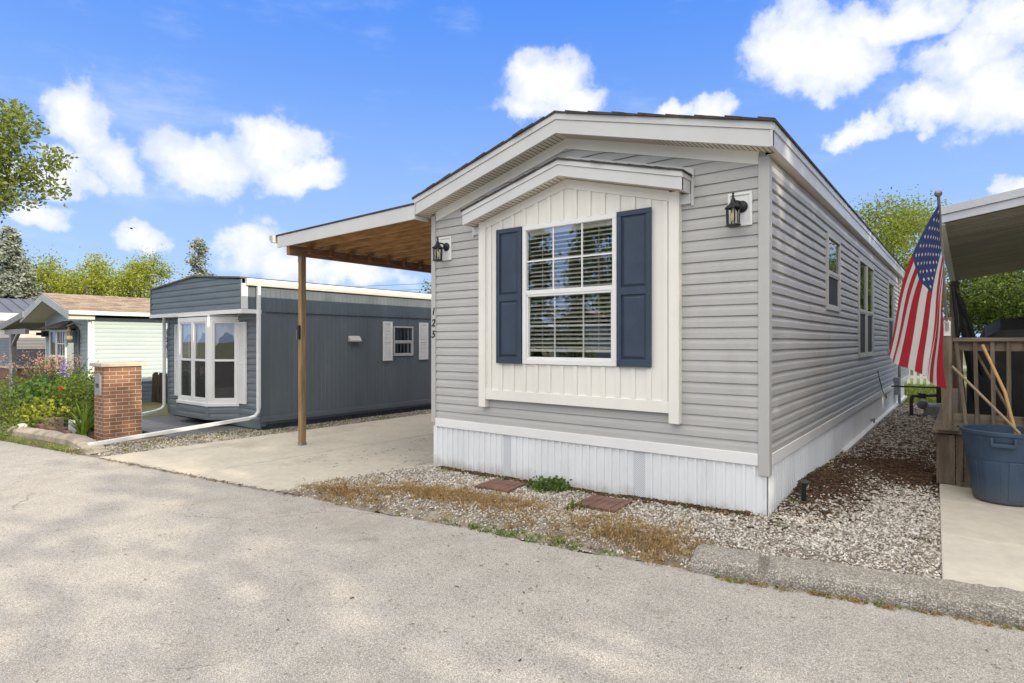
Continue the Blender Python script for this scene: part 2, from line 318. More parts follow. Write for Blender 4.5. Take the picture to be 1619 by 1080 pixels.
def road_wear(m):
    nt = m.node_tree; p = nt.nodes['Principled BSDF']; old = p.inputs['Base Color'].links[0].from_socket; tc = nt.nodes.new('ShaderNodeTexCoord')
    w = noise(nt, tc.outputs['Object'], 1.6, 5, .65); ad = nt.nodes.new('ShaderNodeVectorMath'); ad.operation = 'MULTIPLY_ADD'; nt.links.new(w.outputs['Color'], ad.inputs[0]); ad.inputs[1].default_value = (.5, .5, 0); nt.links.new(tc.outputs['Object'], ad.inputs[2])
    v = nt.nodes.new('ShaderNodeTexVoronoi'); v.feature = 'DISTANCE_TO_EDGE'; v.inputs['Scale'].default_value = .42; nt.links.new(ad.outputs[0], v.inputs['Vector'])
    ln = math_node(nt, 'SUBTRACT', 1.0, smooth(nt, v.outputs['Distance'], .0015, .0045)); n2 = noise(nt, tc.outputs['Object'], .55, 3, .6)
    crack = math_node(nt, 'MULTIPLY', math_node(nt, 'MULTIPLY', ln, smooth(nt, n2.outputs['Fac'], .54, .62)), .5)
    c = mixc(nt, crack, old, (.11,.095,.08))
    v2 = nt.nodes.new('ShaderNodeTexVoronoi'); v2.inputs['Scale'].default_value = 16; nt.links.new(tc.outputs['Object'], v2.inputs['Vector'])
    pit = math_node(nt, 'MULTIPLY', math_node(nt, 'SUBTRACT', 1.0, smooth(nt, v2.outputs['Distance'], .10, .2)), .55); c = mixc(nt, pit, c, (.15,.125,.10))
    n3 = noise(nt, tc.outputs['Object'], 1.1, 3, .5); spot = math_node(nt, 'MULTIPLY', smooth(nt, n3.outputs['Fac'], .67, .74), .5); c = mixc(nt, spot, c, (.16,.12,.085))
    nt.links.new(c, p.inputs['Base Color'])
road_wear(m_road)
m_kerb = aggregate('kerb_concrete', [(0,(.14,.13,.115)), (.25,(.31,.285,.245)), (.6,(.385,.355,.305)), (1,(.55,.515,.455))], 100, 1.4, .7, stain=(.2,.17,.12), stain_amt=.4)
m_bin = M('bin_plastic', (.043,.073,.122), .5, .12, 5, bump=.12, bscale=160, fine=.1)
m_cover = M('black_cover', (.008,.008,.009), .6, .3, 8, bump=.3, bscale=12)
m_steel = M('grey_steel', (.22,.24,.26), .5, .15, 8, metal=.2)
m_rust = M('rusty_pipe', (.05,.037,.03), .8, .4, 14)
m_stick = M('broom_timber', (.50,.31,.12), .5, .15, 4)
m_stickg = M('old_handle', (.34,.25,.16), .8, .2, 6)
m_bark = M('bark', (.10,.08,.06), .95, .3, 6, (4,4,1), .6, 20)
m_reed = M('reed_screen', (.07,.055,.042), .95, .5, 10, (6,6,.4), .8, 40, (8,8,.5))
m_cable = M('black_cable', (.015,.015,.015), .6)
m_awn = M('awning_metal', (.30,.275,.235), .6, .22, 1.2, (1,6,1), fine=.15)
m_awnf = M('awning_fascia', (.50,.52,.56), .5, .08, 3)
def flag_mat():
    m = bpy.data.materials.new('flag_cloth'); m.use_nodes = True; nt = m.node_tree; nt.nodes.clear(); out = nt.nodes.new('ShaderNodeOutputMaterial')
    at = nt.nodes.new('ShaderNodeUVMap'); sp = nt.nodes.new('ShaderNodeSeparateXYZ'); nt.links.new(at.outputs[0], sp.inputs[0])
    st = math_node(nt, 'MODULO', math_node(nt, 'FLOOR', math_node(nt, 'MULTIPLY', sp.outputs[1], 13.0)), 2.0)
    c = mixc(nt, st, (.42,.018,.035), (.72,.70,.69))
    can = math_node(nt, 'MULTIPLY', math_node(nt, 'LESS_THAN', sp.outputs[0], .4), math_node(nt, 'LESS_THAN', sp.outputs[1], 7/13))
    c = mixc(nt, can, c, (.04,.06,.19))
    p = nt.nodes.new('ShaderNodeBsdfPrincipled'); p.inputs['Roughness'].default_value = .75; nt.links.new(c, p.inputs['Base Color'])
    tcn = nt.nodes.new('ShaderNodeTexCoord'); n = noise(nt, tcn.outputs['Object'], 11, 5, .65); b = nt.nodes.new('ShaderNodeBump'); b.inputs['Strength'].default_value = .6; b.inputs['Distance'].default_value = .02
    nt.links.new(n.outputs['Fac'], b.inputs['Height']); nt.links.new(b.outputs[0], p.inputs['Normal'])
    t = nt.nodes.new('ShaderNodeBsdfTranslucent'); nt.links.new(c, t.inputs[0]); mx = nt.nodes.new('ShaderNodeMixShader'); mx.inputs[0].default_value = .3
    nt.links.new(p.outputs[0], mx.inputs[1]); nt.links.new(t.outputs[0], mx.inputs[2]); nt.links.new(mx.outputs[0], out.inputs[0]); return m
m_flag = flag_mat()
m_star = M('star_cloth', (.74,.73,.72), .75, .03)

# ------------------------------------------------------------------ siding builders. axis 'y': wall facing -Y at plane y=pl;  axis 'x': wall facing +X at plane x=pl
def wp(axis, pl, out, a, z):
    return (a, pl - out, z) if axis == 'y' else (pl + out, a, z)
PROF_FLAT = [(1.0, 0.0), (.88, .5), (.12, .97), (0.0, 1.0)]
PROF_DUTCH = [(1.0, 0.0), (1.0, .50), (.55, .66), (.1, .9), (0.0, 1.0)]
def lap(mb, axis, pl, ext, z0, z1, expo=.1016, d=.013, holes=(), prof=PROF_FLAT, wav=0., seams=False):
    z = z0; rnd = random.Random(int(z0*100) + int(pl*10)); ci = 0
    while z < z1 - .01:
        zt = min(z + expo, z1); cut = [h for h in holes if h[2] < z + expo*.5 < h[3]]; ph = rnd.uniform(-.4, .4); off = 0
        def run(f0, f1, off):
            span = f1(z) - f0(z)
            if span <= .004: return
            N = max(1, int(span/.45)) if wav else 1; vs = []; k = len(prof) + 1
            for q in range(N+1):
                t = q/N
                for (o, u) in list(prof) + [(-.2, None)]:
                    zz = min(z + expo*u, zt) if u is not None else z
                    a = f0(zz)*(1-t) + f1(zz)*t
                    w = wav*(math.sin(a*1.7 + z*2.3) + .6*math.sin(a*4.1 + ph*3 + z)) if wav else 0
                    vs.append(wp(axis, pl, o*d + off, a, zz + w))
            mb_f = []
            for q in range(N):
                b0 = q*k; b1 = b0 + k
                for i_ in range(k-2): mb_f.append((b0+i_, b1+i_, b1+i_+1, b0+i_+1))
                mb_f.append((b0+k-1, b1+k-1, b1, b0))
            mb.add(vs, mb_f)
        prof_ = list(prof)
        pieces = []; cur = lambda q: ext(q)[0]
        for h in sorted(cut): pieces.append((cur, (lambda q, hh=h: hh[0]))); cur = (lambda q, hh=h: hh[1])
        pieces.append((cur, lambda q: ext(q)[1]))
        for f0, f1 in pieces:
            if seams and ci % 2 == 0: seam_x = rnd.uniform(0, 1)
            a, b = f0(z), f1(z); cuts = []
            if seams:
                x_ = a + (.3 + .5*((ci//2*.37 + .11) % 1))*min(3.6, b-a)
                while x_ < b - .25: cuts.append(x_); x_ += 3.66
            c0 = f0
            for n_, x_ in enumerate(cuts):
                run(c0, (lambda q, xx=x_: xx), .0018*(n_ % 2)); c0 = (lambda q, xx=x_: xx - .004)
            run(c0, f1, .0018*(len(cuts) % 2))
        z += expo; ci += 1
def ribs(mb, axis, pl, a0, a1, z0f, z1f, pitch=.088, rib=.02, h=.017, slope=.006):
    a = a0; cols = []
    while a < a1:
        for da, o in ((0, 0), (pitch - rib - 2*slope, 0), (pitch - rib - slope, h), (pitch - slope, h), (pitch, 0)):
            if a + da <= a1: cols.append((a + da, o))
        a += pitch
    cols.append((a1, 0)); vs = []; fs = []
    for a, o in cols: vs += [wp(axis, pl, o, a, z0f(a)), wp(axis, pl, o, a, z1f(a))]
    for i in range(len(cols) - 1): fs.append((2*i, 2*i+2, 2*i+3, 2*i+1))
    mb.add(vs, fs)
def abox(mb, axis, pl, o0, o1, a0, a1, z0, z1):
    return mb.box(wp(axis, pl, o0, a0, z0), wp(axis, pl, o1, a1, z1))
def apane(mb, axis, pl, o, a0, a1, z0, z1):
    return mb.sheet([wp(axis, pl, o, a0, z0), wp(axis, pl, o, a1, z0), wp(axis, pl, o, a1, z1), wp(axis, pl, o, a0, z1)])
def aframe(mb, axis, pl, o0, o1, a0, a1, z0, z1, w, wb=None):
    wb = w if wb is None else wb
    abox(mb, axis, pl, o0, o1, a0, a1, z0, z0+wb); abox(mb, axis, pl, o0, o1, a0, a1, z1-w, z1)
    abox(mb, axis, pl, o0, o1, a0, a0+w, z0+wb, z1-w); abox(mb, axis, pl, o0, o1, a1-w, a1, z0+wb, z1-w)
def hung_window(parent, axis, pl, a0, a1, z0, z1, mid, fm, fw=.045, out=.03, grid=None, blinds=False, screen=True, name='window', depth=.04, backing=True, gm=None):
    """double hung window: frame (the part's own mesh) > pane, screen, muntin, blind"""
    mb = MB(); aframe(mb, axis, pl, -.03, out, a0, a1, z0, z1, fw)
    abox(mb, axis, pl, -.03, out-.008, a0+fw, a1-fw, mid-.025, mid+.025)
    # lower sash stands a little behind the upper one
    aframe(mb, axis, pl, -.025, out-.014, a0+fw, a1-fw, z0+fw, mid-.025, .022, .03)
    w = obj(name, mb, fm, parent, bevel=.004)
    obj('pane', apane(MB(), axis, pl, out-.024, a0+fw, a1-fw, mid+.025, z1-fw), gm or m_glass, w)
    obj('pane', apane(MB(), axis, pl, -.010, a0+fw, a1-fw, z0+fw, mid-.025), gm or m_glass, w)
    if screen:
        obj('screen', abox(MB(), axis, pl, -.002, .001, a0+fw+.022, a1-fw-.022, z0+fw+.03, mid-.04), m_screen, w)
    if grid:
        g = MB(); nx, nz = grid
        for k in range(1, nx):
            a = a0+fw + (a1-a0-2*fw)*k/nx
            abox(g, axis, pl, out-.021, out-.015, a-.008, a+.008, mid+.025, z1-fw); abox(g, axis, pl, -.020, -.014, a-.008, a+.008, z0+fw+.03, mid-.03)
        for k in range(1, nz):
            z = mid + (z1-fw-mid)*k/nz; abox(g, axis, pl, out-.022, out-.016, a0+fw, a1-fw, z-.008, z+.008)
            z = z0+fw + (mid-z0-fw)*k/nz; abox(g, axis, pl, -.021, -.015, a0+fw, a1-fw, z-.008, z+.008)
        obj('muntin', g, fm, w)
    if blinds:
        b = MB(); z = z0 + fw + blinds
        rnd = random.Random(3)
        while z < z1 - fw - .05:
            t = .0125 + rnd.uniform(-.0015, .0015); s = rnd.uniform(-.002, .002)
            i = -.055; lo = wp(axis, pl, i+.018, 0, 0); hi = wp(axis, pl, i-.018, 0, 0)
            p = [wp(axis, pl, i+.025, a0+fw+.005, z-t+s), wp(axis, pl, i+.025, a1-fw-.005, z-t), wp(axis, pl, i-.025, a1-fw-.005, z+t), wp(axis, pl, i-.025, a0+fw+.005, z+t+s)]
            b.sheet(p); z += .047
        abox(b, axis, pl, -.075, -.035, a0+fw+.004, a1-fw-.004, z0+fw+blinds-.05, z0+fw+blinds-.022)
        abox(b, axis, pl, -.085, -.035, a0+fw+.003, a1-fw-.003, z1-fw-.05, z1-fw)
        for a in (.2, .8):
            aa = a0 + (a1-a0)*a; abox(b, axis, pl, -.037, -.034, aa-.002, aa+.002, z0+fw+blinds-.03, z1-fw)
        obj('blind', b, m_blind, w)
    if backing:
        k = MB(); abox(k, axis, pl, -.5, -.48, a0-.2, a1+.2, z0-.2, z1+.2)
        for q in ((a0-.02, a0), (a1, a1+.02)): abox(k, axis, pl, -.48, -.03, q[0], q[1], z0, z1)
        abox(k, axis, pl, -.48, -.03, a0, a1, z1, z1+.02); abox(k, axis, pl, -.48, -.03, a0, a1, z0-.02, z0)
        obj('recess', k, m_dark, w)  # near-black box behind the glass, room darkness put into its colour
    return w
def text_mesh(body, size, loc, axis, mat, parent, name, shear=.0, ext=.004):
    cu = bpy.data.curves.new(name, 'FONT'); cu.body = body; cu.size = size; cu.extrude = ext; cu.shear = shear; cu.align_x = 'CENTER'; cu.space_line = 1.12; cu.offset = .002
    tmp = bpy.data.objects.new('tmp', cu); COL.objects.link(tmp); dg = bpy.context.evaluated_depsgraph_get()
    me = bpy.data.meshes.new_from_object(tmp.evaluated_get(dg)); bpy.data.objects.remove(tmp); bpy.data.curves.remove(cu)
    rot = Matrix.Rotation(R(90), 4, 'X') if axis == 'y' else Matrix.Rotation(R(90), 4, 'Z') @ Matrix.Rotation(R(90), 4, 'X')
    me.transform(Matrix.Translation(loc) @ rot); me.materials.clear()
    return link(name, me, mat, parent)
def louvre_shutter(parent, axis, pl, a0, a1, z0, z1, m):
    mb = MB(); aframe(mb, axis, pl, .0, .03, a0, a1, z0, z1, .05, .07); zm = (z0+z1)/2
    abox(mb, axis, pl, 0, .03, a0+.05, a1-.05, zm-.03, zm+.03); abox(mb, axis, pl, 0, .008, a0+.05, a1-.05, z0+.07, z1-.05)
    z = z0+.08
    while z < z1-.07:
        if abs(z-zm) > .045:
            p = [wp(axis, pl, .026, a0+.05, z), wp(axis, pl, .026, a1-.05, z), wp(axis, pl, .008, a1-.05, z+.03), wp(axis, pl, .008, a0+.05, z+.03)]
            mb.sheet(p); q = [wp(axis, pl, .026, a0+.05, z), wp(axis, pl, .026, a1-.05, z), wp(axis, pl, .008, a1-.05, z-.004), wp(axis, pl, .008, a0+.05, z-.004)]; mb.sheet(q)
        z += .034
    return obj('shutter', mb, m, parent)
def panel_shutter(parent, axis, pl, a0, a1, z0, z1, m, zmid):
    mb = MB(); aframe(mb, axis, pl, 0, .03, a0, a1, z0, z1, .05, .07); abox(mb, axis, pl, 0, .03, a0+.05, a1-.05, zmid-.035, zmid+.035)
    for q0, q1 in ((z0+.07, zmid-.035), (zmid+.035, z1-.05)):
        b0, b1 = a0+.05, a1-.05; i = .035
        P = [wp(axis, pl, .012, b0, q0), wp(axis, pl, .012, b1, q0), wp(axis, pl, .012, b1, q1), wp(axis, pl, .012, b0, q1)]
        Q = [wp(axis, pl, .012, b0+.012, q0+.012), wp(axis, pl, .012, b1-.012, q0+.012), wp(axis, pl, .012, b1-.012, q1-.012), wp(axis, pl, .012, b0+.012, q1-.012)]
        T = [wp(axis, pl, .026, b0+i, q0+i), wp(axis, pl, .026, b1-i, q0+i), wp(axis, pl, .026, b1-i, q1-i), wp(axis, pl, .026, b0+i, q1-i)]
        mb.add(P+Q+T, [(0,1,5,4),(1,2,6,5),(2,3,7,6),(3,0,4,7),(4,5,9,8),(5,6,10,9),(6,7,11,10),(7,4,8,11),(8,9,10,11)])
    for a in (a0+.025, a1-.025):
        for z in (z0+.05, zmid, z1-.04): mb.ball(wp(axis, pl, .03, a, z), .006, 6)
    return obj('shutter', mb, m, parent, bevel=.003)

# ================================================================== SETTING: ground, road, paving
def grid_mesh(name, x0, x1, y0, y1, nx, ny, zf, m, keep=None):
    xs = np.linspace(x0, x1, nx); ys = np.linspace(y0, y1, ny); vs = [(x, y, zf(x, y)) for y in ys for x in xs]
    fs = []
    for j in range(ny-1):
        for i in range(nx-1):
            if keep is None or keep((xs[i]+xs[i+1])/2, (ys[j]+ys[j+1])/2): fs.append((j*nx+i, j*nx+i+1, (j+1)*nx+i+1, (j+1)*nx+i))
    mb = MB(); mb.v = vs; mb.f = fs; return mb
m_ground = M('dirt_and_turf', (.085,.10,.035), .95, .3, .6, bump=.5, bscale=30, col2=(.10,.085,.05), fine=.3)
xs_g = [-1500, -300, -80, -40, -30, -20, -14, -11, -9, -7, -5, -3.5, -2, 0, 2, 6, 12, 30, 80, 300, 1500]; ys_g = [-1500, -300, -60, -20, 0, 5, 10, 20, 40, 100, 400, 1500]
mb = MB()
for y in ys_g:
    for x in xs_g: mb.v.append((x, y, gz(x) - .03))
for j in range(len(ys_g)-1):
    for i in range(len(xs_g)-1):
        n = len(xs_g); mb.f.append((j*n+i, j*n+i+1, (j+1)*n+i+1, (j+1)*n+i))
struct(obj('ground', mb, m_ground))
EDGE = [(-60,-4.5), (-20,1.85), (-15.6,2.42), (-13.4,2.72), (-10.1,3.1), (-5.95,3.52), (-2.96,3.83), (-1.49,4.0), (.25,4.35), (4,5.1), (30,10.3)]
def edge_y(x):
    for (a, b), (c, d) in zip(EDGE, EDGE[1:]):
        if a <= x <= c: return b + (d-b)*(x-a)/(c-a)
    return EDGE[0][1] if x < EDGE[0][0] else EDGE[-1][1]
mb = MB(); rx = sorted(set([e[0] for e in EDGE] + list(np.arange(-20, 4, .11)))); rr = random.Random(5)
for x in rx:
    w = rr.uniform(-.018, .018) + .02*math.sin(x*3.1) if x > -9.5 and x < -1.6 else 0
    mb.v += [(x, edge_y(x) - 7.2, gz(x)), (x, edge_y(x) - .3, gz(x)), (x, edge_y(x) + w, gz(x) - .004)]
for i in range(len(rx)-1):
    mb.f += [(3*i, 3*i+3, 3*i+4, 3*i+1), (3*i+1, 3*i+4, 3*i+5, 3*i+2)]
struct(obj('road', mb, m_road, sm=True))
# driveway slabs
mb = MB()
def dslab(pts): mb.poly([(x, y, gz(x) + .012) for x, y in pts], (0,0,-.12))
g_ = .011
dslab([(-10.05, edge_y(-10.05)+.01), (-7.68-g_, edge_y(-7.68)+.01), (-7.68-g_, 6.1-g_), (-10.02, 6.1-g_)])
dslab([(-7.68+g_, edge_y(-7.68)+.01), (-6.0, edge_y(-6)+.01), (-5.5, 5.4), (-5.5, 6.1-g_), (-7.68+g_, 6.1-g_)])
for y0, y1 in ((6.1, 9.15), (9.15, 12.2), (12.2, 16)):
    dslab([(-10.0, y0+g_), (-7.6-g_, y0+g_), (-7.6-g_, y1-g_), (-10.0, y1-g_)]); dslab([(-7.6+g_, y0+g_), (-5.5, y0+g_), (-5.5, y1-g_), (-7.6+g_, y1-g_)])
struct(obj('driveway', mb, m_conc, fix=True, bevel=.006))
# neighbour's concrete pad on the right
mb = MB()
for y0, y1 in ((4.62, 5.86), (5.86, 7.1), (7.1, 8.6)):
    mb.poly([(-.12-.035*(y0-4.6), y0+.004 + (.0 if y0 > 5 else 0), .055), (4, y0+.004 + (.75 if y0 < 5 else 0), .055), (4, y1-.004, .055), (-.12-.035*(y1-4.6), y1-.004, .055)], (0,0,-.15))
struct(obj('pavement', mb, m_conc2, fix=True, bevel=.008))
# kerb: rough strip of aggregate concrete
mb = MB(); rr = random.Random(11); prof = [(0, -.06), (.0, .045), (.02, .085), (.07, .10), (.2, .105), (.38, .10), (.42, .05)]; xs = np.arange(-1.52, 6, .035); n = len(prof)
for i, x in enumerate(xs):
    for (o, z) in prof:
        j = .006 if z > 0 else 0
        cx = 0
        if abs(x + 1.06) < .018: z = z - .05 if z > 0 else z
        if i == 0 and z > 0: z *= .75
        mb.v.append((x - o*.16 + rr.uniform(-j, j), edge_y(x) + o*.82 + rr.uniform(-j, j), z + rr.uniform(-j, j)*.8))
    if i:
        for k in range(n-1): mb.f.append(((i-1)*n+k, i*n+k, i*n+k+1, (i-1)*n+k+1))
mb.f.append(tuple(range(n-1, -1, -1)))
struct(obj('kerb', mb, m_kerb, sm=False))
# ------------------------------------------------------------------ gravel bed with soil and mulch
def mulch_w(x, y):
    a = math.exp(-(((x+1.22)/.34)**2 + ((y-7.0)/.95)**2)) + math.exp(-(((x+.75)/.62)**2 + ((y-8.5)/.65)**2)) + .85*math.exp(-(((x+.42)/.35)**2 + ((y-7.9)/.5)**2))
    if y > 9.2: a = max(a, .45 - .03*(y-9.2))
    b = .75*math.exp(-((y-5.36)/.06)**2) if -5.3 < x < -1.5 else 0
    c = .9*math.exp(-(((x+1.95)/.5)**2 + ((y-4.02)/.13)**2))
    return min(1, max(a*.9, b))
def bed_z(x, y):
    e = edge_y(x); t = min(1, max(0, (y - e)/.5))
    z = gz(x) - .012 + .05*t
    if x > -3: z += .035*min(1, (x+3)/1.5)*t
    z += .085*math.exp(-(((x+1.25)/.35)**2 + ((y-6.9)/.9)**2)) + .03*math.exp(-(((x+.75)/.6)**2 + ((y-8.4)/.7)**2))
    if x > -.3 and y < 8.4: z = min(z, .05 - .03*min(1, (x+.3)/.12))
    return z + .006*math.sin(x*9.1+y*4)*math.sin(y*11-x*3)
def in_bed(x, y):
    if y < edge_y(x): return False
    if x < -1.36 and y > 5.42: return False
    if -1.45 < x < 6 and y < edge_y(x) + .33: return False
    if x > -.1 - .035*(y-4.6) and 4.5 < y < 8.3: return False
    if x < -5.5: 
        return y < 5.42 and x > -6.05 + (y - 3.5)*.29
    return x < .3 and y < 17.5
m_bed = M('stony_soil', (.27,.235,.185), .95, .3, 6, bump=.8, bscale=120, fine=.5, col2=(.16,.125,.095))
mb = grid_mesh('bed', -6.2, .5, 3.3, 18, 120, 260, bed_z, m_bed, lambda x, y: in_bed(x, y))
struct(obj('soil_bed', mb, m_bed, sm=True))
def scatter(name, pts, sizes, flat, var, m, seed, shape='stone'):
    rng = np.random.default_rng(seed); N = len(pts)
    if shape == 'stone':
        base = np.array([(1,0,0),(.3,.95,0),(-.8,.6,0),(-.8,-.6,0),(.3,-.95,0),(.1,.05,1),(0,0,-.8)], float); faces = [(0,1,5),(1,2,5),(2,3,5),(3,4,5),(4,0,5),(1,0,6),(2,1,6),(3,2,6),(4,3,6),(0,4,6)]
        base2 = None
    else:
        base = np.array([(1,.3,0),(1,-.3,.0),(-1,-.25,0),(-1,.35,0),(.9,.2,.5),(.9,-.2,.5),(-.9,-.2,.5),(-.9,.2,.5)], float); faces = [(4,5,6),(4,6,7),(0,1,5),(0,5,4),(1,2,6),(1,6,5),(2,3,7),(2,7,6),(3,0,4),(3,4,7)]
    k = len(base); V = np.repeat(base[None], N, 0) * (1 + rng.uniform(-.28, .28, (N, k, 3)))
    V[:, :, 1] *= rng.uniform(.6, 1., (N, 1)); V[:, :, 2] *= (flat * rng.uniform(.7, 1.3, (N, 1)))
    a = rng.uniform(0, 2*np.pi, N); c, s = np.cos(a)[:, None], np.sin(a)[:, None]; tx = rng.normal(0, .25, N)[:, None]; ty = rng.normal(0, .25, N)[:, None]
    V[:, :, 2] += V[:, :, 0]*tx*.5 + V[:, :, 1]*ty*.5
    x = V[:, :, 0]*c - V[:, :, 1]*s; y = V[:, :, 0]*s + V[:, :, 1]*c; V[:, :, 0], V[:, :, 1] = x, y
    V *= np.asarray(sizes)[:, None, None]; V += np.asarray(pts)[:, None, :]
    F = (np.array(faces)[None] + (np.arange(N)*k)[:, None, None]).reshape(-1, 3)
    return np_mesh(name, V.reshape(-1, 3), F, np.repeat(np.asarray(var), k), m)
def np_mesh(name, V, F, var, m, sm=False):
    me = bpy.data.meshes.new(name); nv, nf, k = len(V), len(F), F.shape[1]
    me.vertices.add(nv); me.vertices.foreach_set('co', V.astype(np.float32).ravel()); me.loops.add(nf*k); me.loops.foreach_set('vertex_index', F.astype(np.int32).ravel())
    me.polygons.add(nf); me.polygons.foreach_set('loop_start', np.arange(0, nf*k, k, dtype=np.int32))
    if var is not None:
        at = me.attributes.new('var', 'FLOAT', 'POINT'); at.data.foreach_set('value', np.asarray(var, dtype=np.float32))
    me.update(); me.validate(); me.materials.append(m)
    if sm: me.polygons.foreach_set('use_smooth', np.ones(nf, bool))
    return me
def place(name, me, parent=None, origin=None):
    o = bpy.data.objects.new(name, me); COL.objects.link(o)
    if parent is not None: o.parent = parent; me.transform(Matrix.Translation(-wloc(parent)))
    elif origin is not None: me.transform(Matrix.Translation(-Vector(origin))); o.location = origin
    return o
m_stone = attrmat('pebbles', [(0,(.15,.13,.115)), (.14,(.28,.25,.215)), (.4,(.43,.395,.34)), (.7,(.56,.52,.46)), (1,(.70,.67,.62))], .85)
m_mulch = attrmat('bark_mulch', [(0,(.022,.013,.009)), (.5,(.065,.034,.019)), (1,(.13,.075,.04))], .95)
rr = random.Random(21); P = []; S = []; W = []; P2 = []; S2 = []; W2 = []
def dens(n, x0, x1, y0, y1, smin, smax):
    for _ in range(n):
        x = rr.uniform(x0, x1); y = rr.uniform(y0, y1)
        if not in_bed(x, y): continue
        mw = mulch_w(x, y)
        e = y - edge_y(x)
        thin = 1.0
        if x < -1.6 and e < .4: thin = .12 + .6*max(0, e)/.4
        if rr.random() < mw*1.15:
            P2.append((x, y, bed_z(x, y) + .008)); S2.append(rr.uniform(.012, .036)); W2.append(rr.random())
        elif rr.random() < thin:
            P.append((x, y, bed_z(x, y) + .004)); S.append(smin + (smax-smin)*rr.random()**2.2); W.append(min(1, max(0, rr.gauss(.52, .3))))
dens(44000, -6.1, -.05, 3.3, 5.42, .006, .019); dens(9500, -1.36, .1, 5.4, 7.2, .007, .02); dens(9000, -1.36, .1, 7.0, 10, .008, .022); dens(7000, -1.36, .3, 10, 17.5, .011, .026)
# the strip between the driveway and the slate house, and pebbles strewn at the kerb
for _ in range(2600):
    y = rr.uniform(3.2, 6.0); x = rr.uniform(-11.4, -10.03)
    if y > edge_y(x) + .03: P.append((x, y, gz(x) + .0)); S.append(rr.uniform(.008, .024)); W.append(rr.gauss(.42, .2))
for _ in range(1200):
    y = rr.uniform(6.0, 12); x = rr.uniform(-10.75, -9.98); P.append((x, y, gz(x))); S.append(rr.uniform(.008, .024)); W.append(rr.gauss(.35, .2))
stuff(place('gravel', scatter('gravel', P, S, .72, W, m_stone, 1)), 'pale pebbles spread in front of and beside the light grey mobile home', 'gravel')
stuff(place('bark_mulch', scatter('mulch', P2, S2, .4, W2, m_mulch, 2, 'chip')), 'brown bark mulch heaped along the white skirting', 'mulch')
mb = grid_mesh('strip', -11.6, -9.9, 3.0, 14, 8, 30, lambda x, y: gz(x) - .008, m_bed, lambda x, y: y > edge_y(x) + .05)
struct(obj('path', mb, m_bed))

# ================================================================== MAIN HOUSE
FY = 5.42; XL, XR = -5.47, -1.38; XC = (XL+XR)/2; YB = 21.2; SL = .27
home = thing('mobile_home', 'light grey mobile home with white skirting and navy shutters, number 125', 'mobile home', (XC, 13, 0))
def roofz(x): return 3.25 + (XC - XL - abs(x - XC)) * SL          # underside line of the gable wall
def ext_main(z):
    if z <= 3.25: return (XL, XR)
    h = (z - 3.25)/SL; return (XL + h, XR - h) if XL + h < XC - .02 else (XC-.01, XC+.01)
BUMP = (-4.62, -2.15, .90, 2.98)
mb = MB(); lap(mb, 'y', FY, ext_main, .615, 3.79, d=.017, wav=.0006, seams=True, holes=[(BUMP[0]+.1, BUMP[1]-.1, 1.15, 2.95)]); obj('front_siding', mb, m_side, home)
SW = [(8.02, 8.92, 1.99, 2.93), (10.7, 12.5, 1.34, 2.93), (15.1, 16.25, 1.34, 2.93)]
mb = MB(); lap(mb, 'x', XR, lambda z: (FY, YB), .615, 3.22, d=.024, prof=PROF_DUTCH, wav=.0022, seams=True, holes=[(a+.03, b-.03, c+.02, d-.02) for a, b, c, d in SW]); obj('side_siding', mb, m_side, home)
mb = MB(); mb.box((XL, FY+.02, .6), (XL+.02, YB, 3.24)); mb.box((XL+.02, YB-.02, .6), (XR-.01, YB, 3.24)); obj('rear_wall', mb, m_side, home)
# corner posts
mb = MB(); mb.box((XR-.065, FY-.03, .425), (XR+.03, FY+.0, 3.215)); mb.box((XR-.0, FY-.0, .425), (XR+.03, FY+.06, 3.2)); obj('corner_post', mb, m_gtrim, home, bevel=.004)
mb = MB(); mb.box((XL-.02, FY-.03, .555), (XL+.055, FY, 3.22)); mb.box((XL-.02, FY, .555), (XL, FY+.06, 3.22)); lp = obj('corner_post', mb, m_gtrim, home, bevel=.004)
for k_, dg_ in enumerate('125'): text_mesh(dg_, .13, (XL+.018, FY-.0315, 1.945 - .147*k_), 'y', m_black, lp, 'house_number', shear=.22)
# white band and ribbed skirting
mb = MB(); mb.box((XL+.056, FY-.034, .51), (XR-.066, FY+.0, .615)); mb.box((XR+.0, FY+.061, .51), (XR+.034, YB, .615)); obj('base_trim', mb, m_white, home, bevel=.004)
mb = MB()
for a0, a1, t in ((XL, -4.31, 0), (-4.2, -2.63, 0), (-2.52, XR-.01, 0)): ribs(mb, 'y', FY-.005, a0, a1, lambda a: -.16, lambda a: .512)
ribs(mb, 'x', XR+.005, FY+.0, 19.4, lambda a: -.12, lambda a: .512); sk = obj('skirting', mb, m_skirt, home)
mb = MB(); mb.box((XR-.012, FY-.014, -.16), (XR+.012, FY-.004, .51)); mb.box((XR+.004, FY-.014, -.16), (XR+.014, FY+.02, .51)); obj('skirting_corner', mb, m_skirt, sk)
def vent_mat():
    m = bpy.data.materials.new('perforated'); m.use_nodes = True; nt = m.node_tree; p = nt.nodes['Principled BSDF']; p.inputs['Roughness'].default_value = .5
    tc = nt.nodes.new('ShaderNodeTexCoord'); v = nt.nodes.new('ShaderNodeTexVoronoi'); v.inputs['Scale'].default_value = 70; v.inputs['Randomness'].default_value = 0
    mp = nt.nodes.new('ShaderNodeMapping'); mp.inputs['Rotation'].default_value = (0, R(45), 0); nt.links.new(tc.outputs['Object'], mp.inputs[0]); nt.links.new(mp.outputs[0], v.inputs['Vector'])
    nt.links.new(mixc(nt, smooth(nt, v.outputs['Distance'], .3, .42), (.16,.17,.18), (.72,.74,.77)), p.inputs['Base Color']); return m
m_vent = vent_mat()
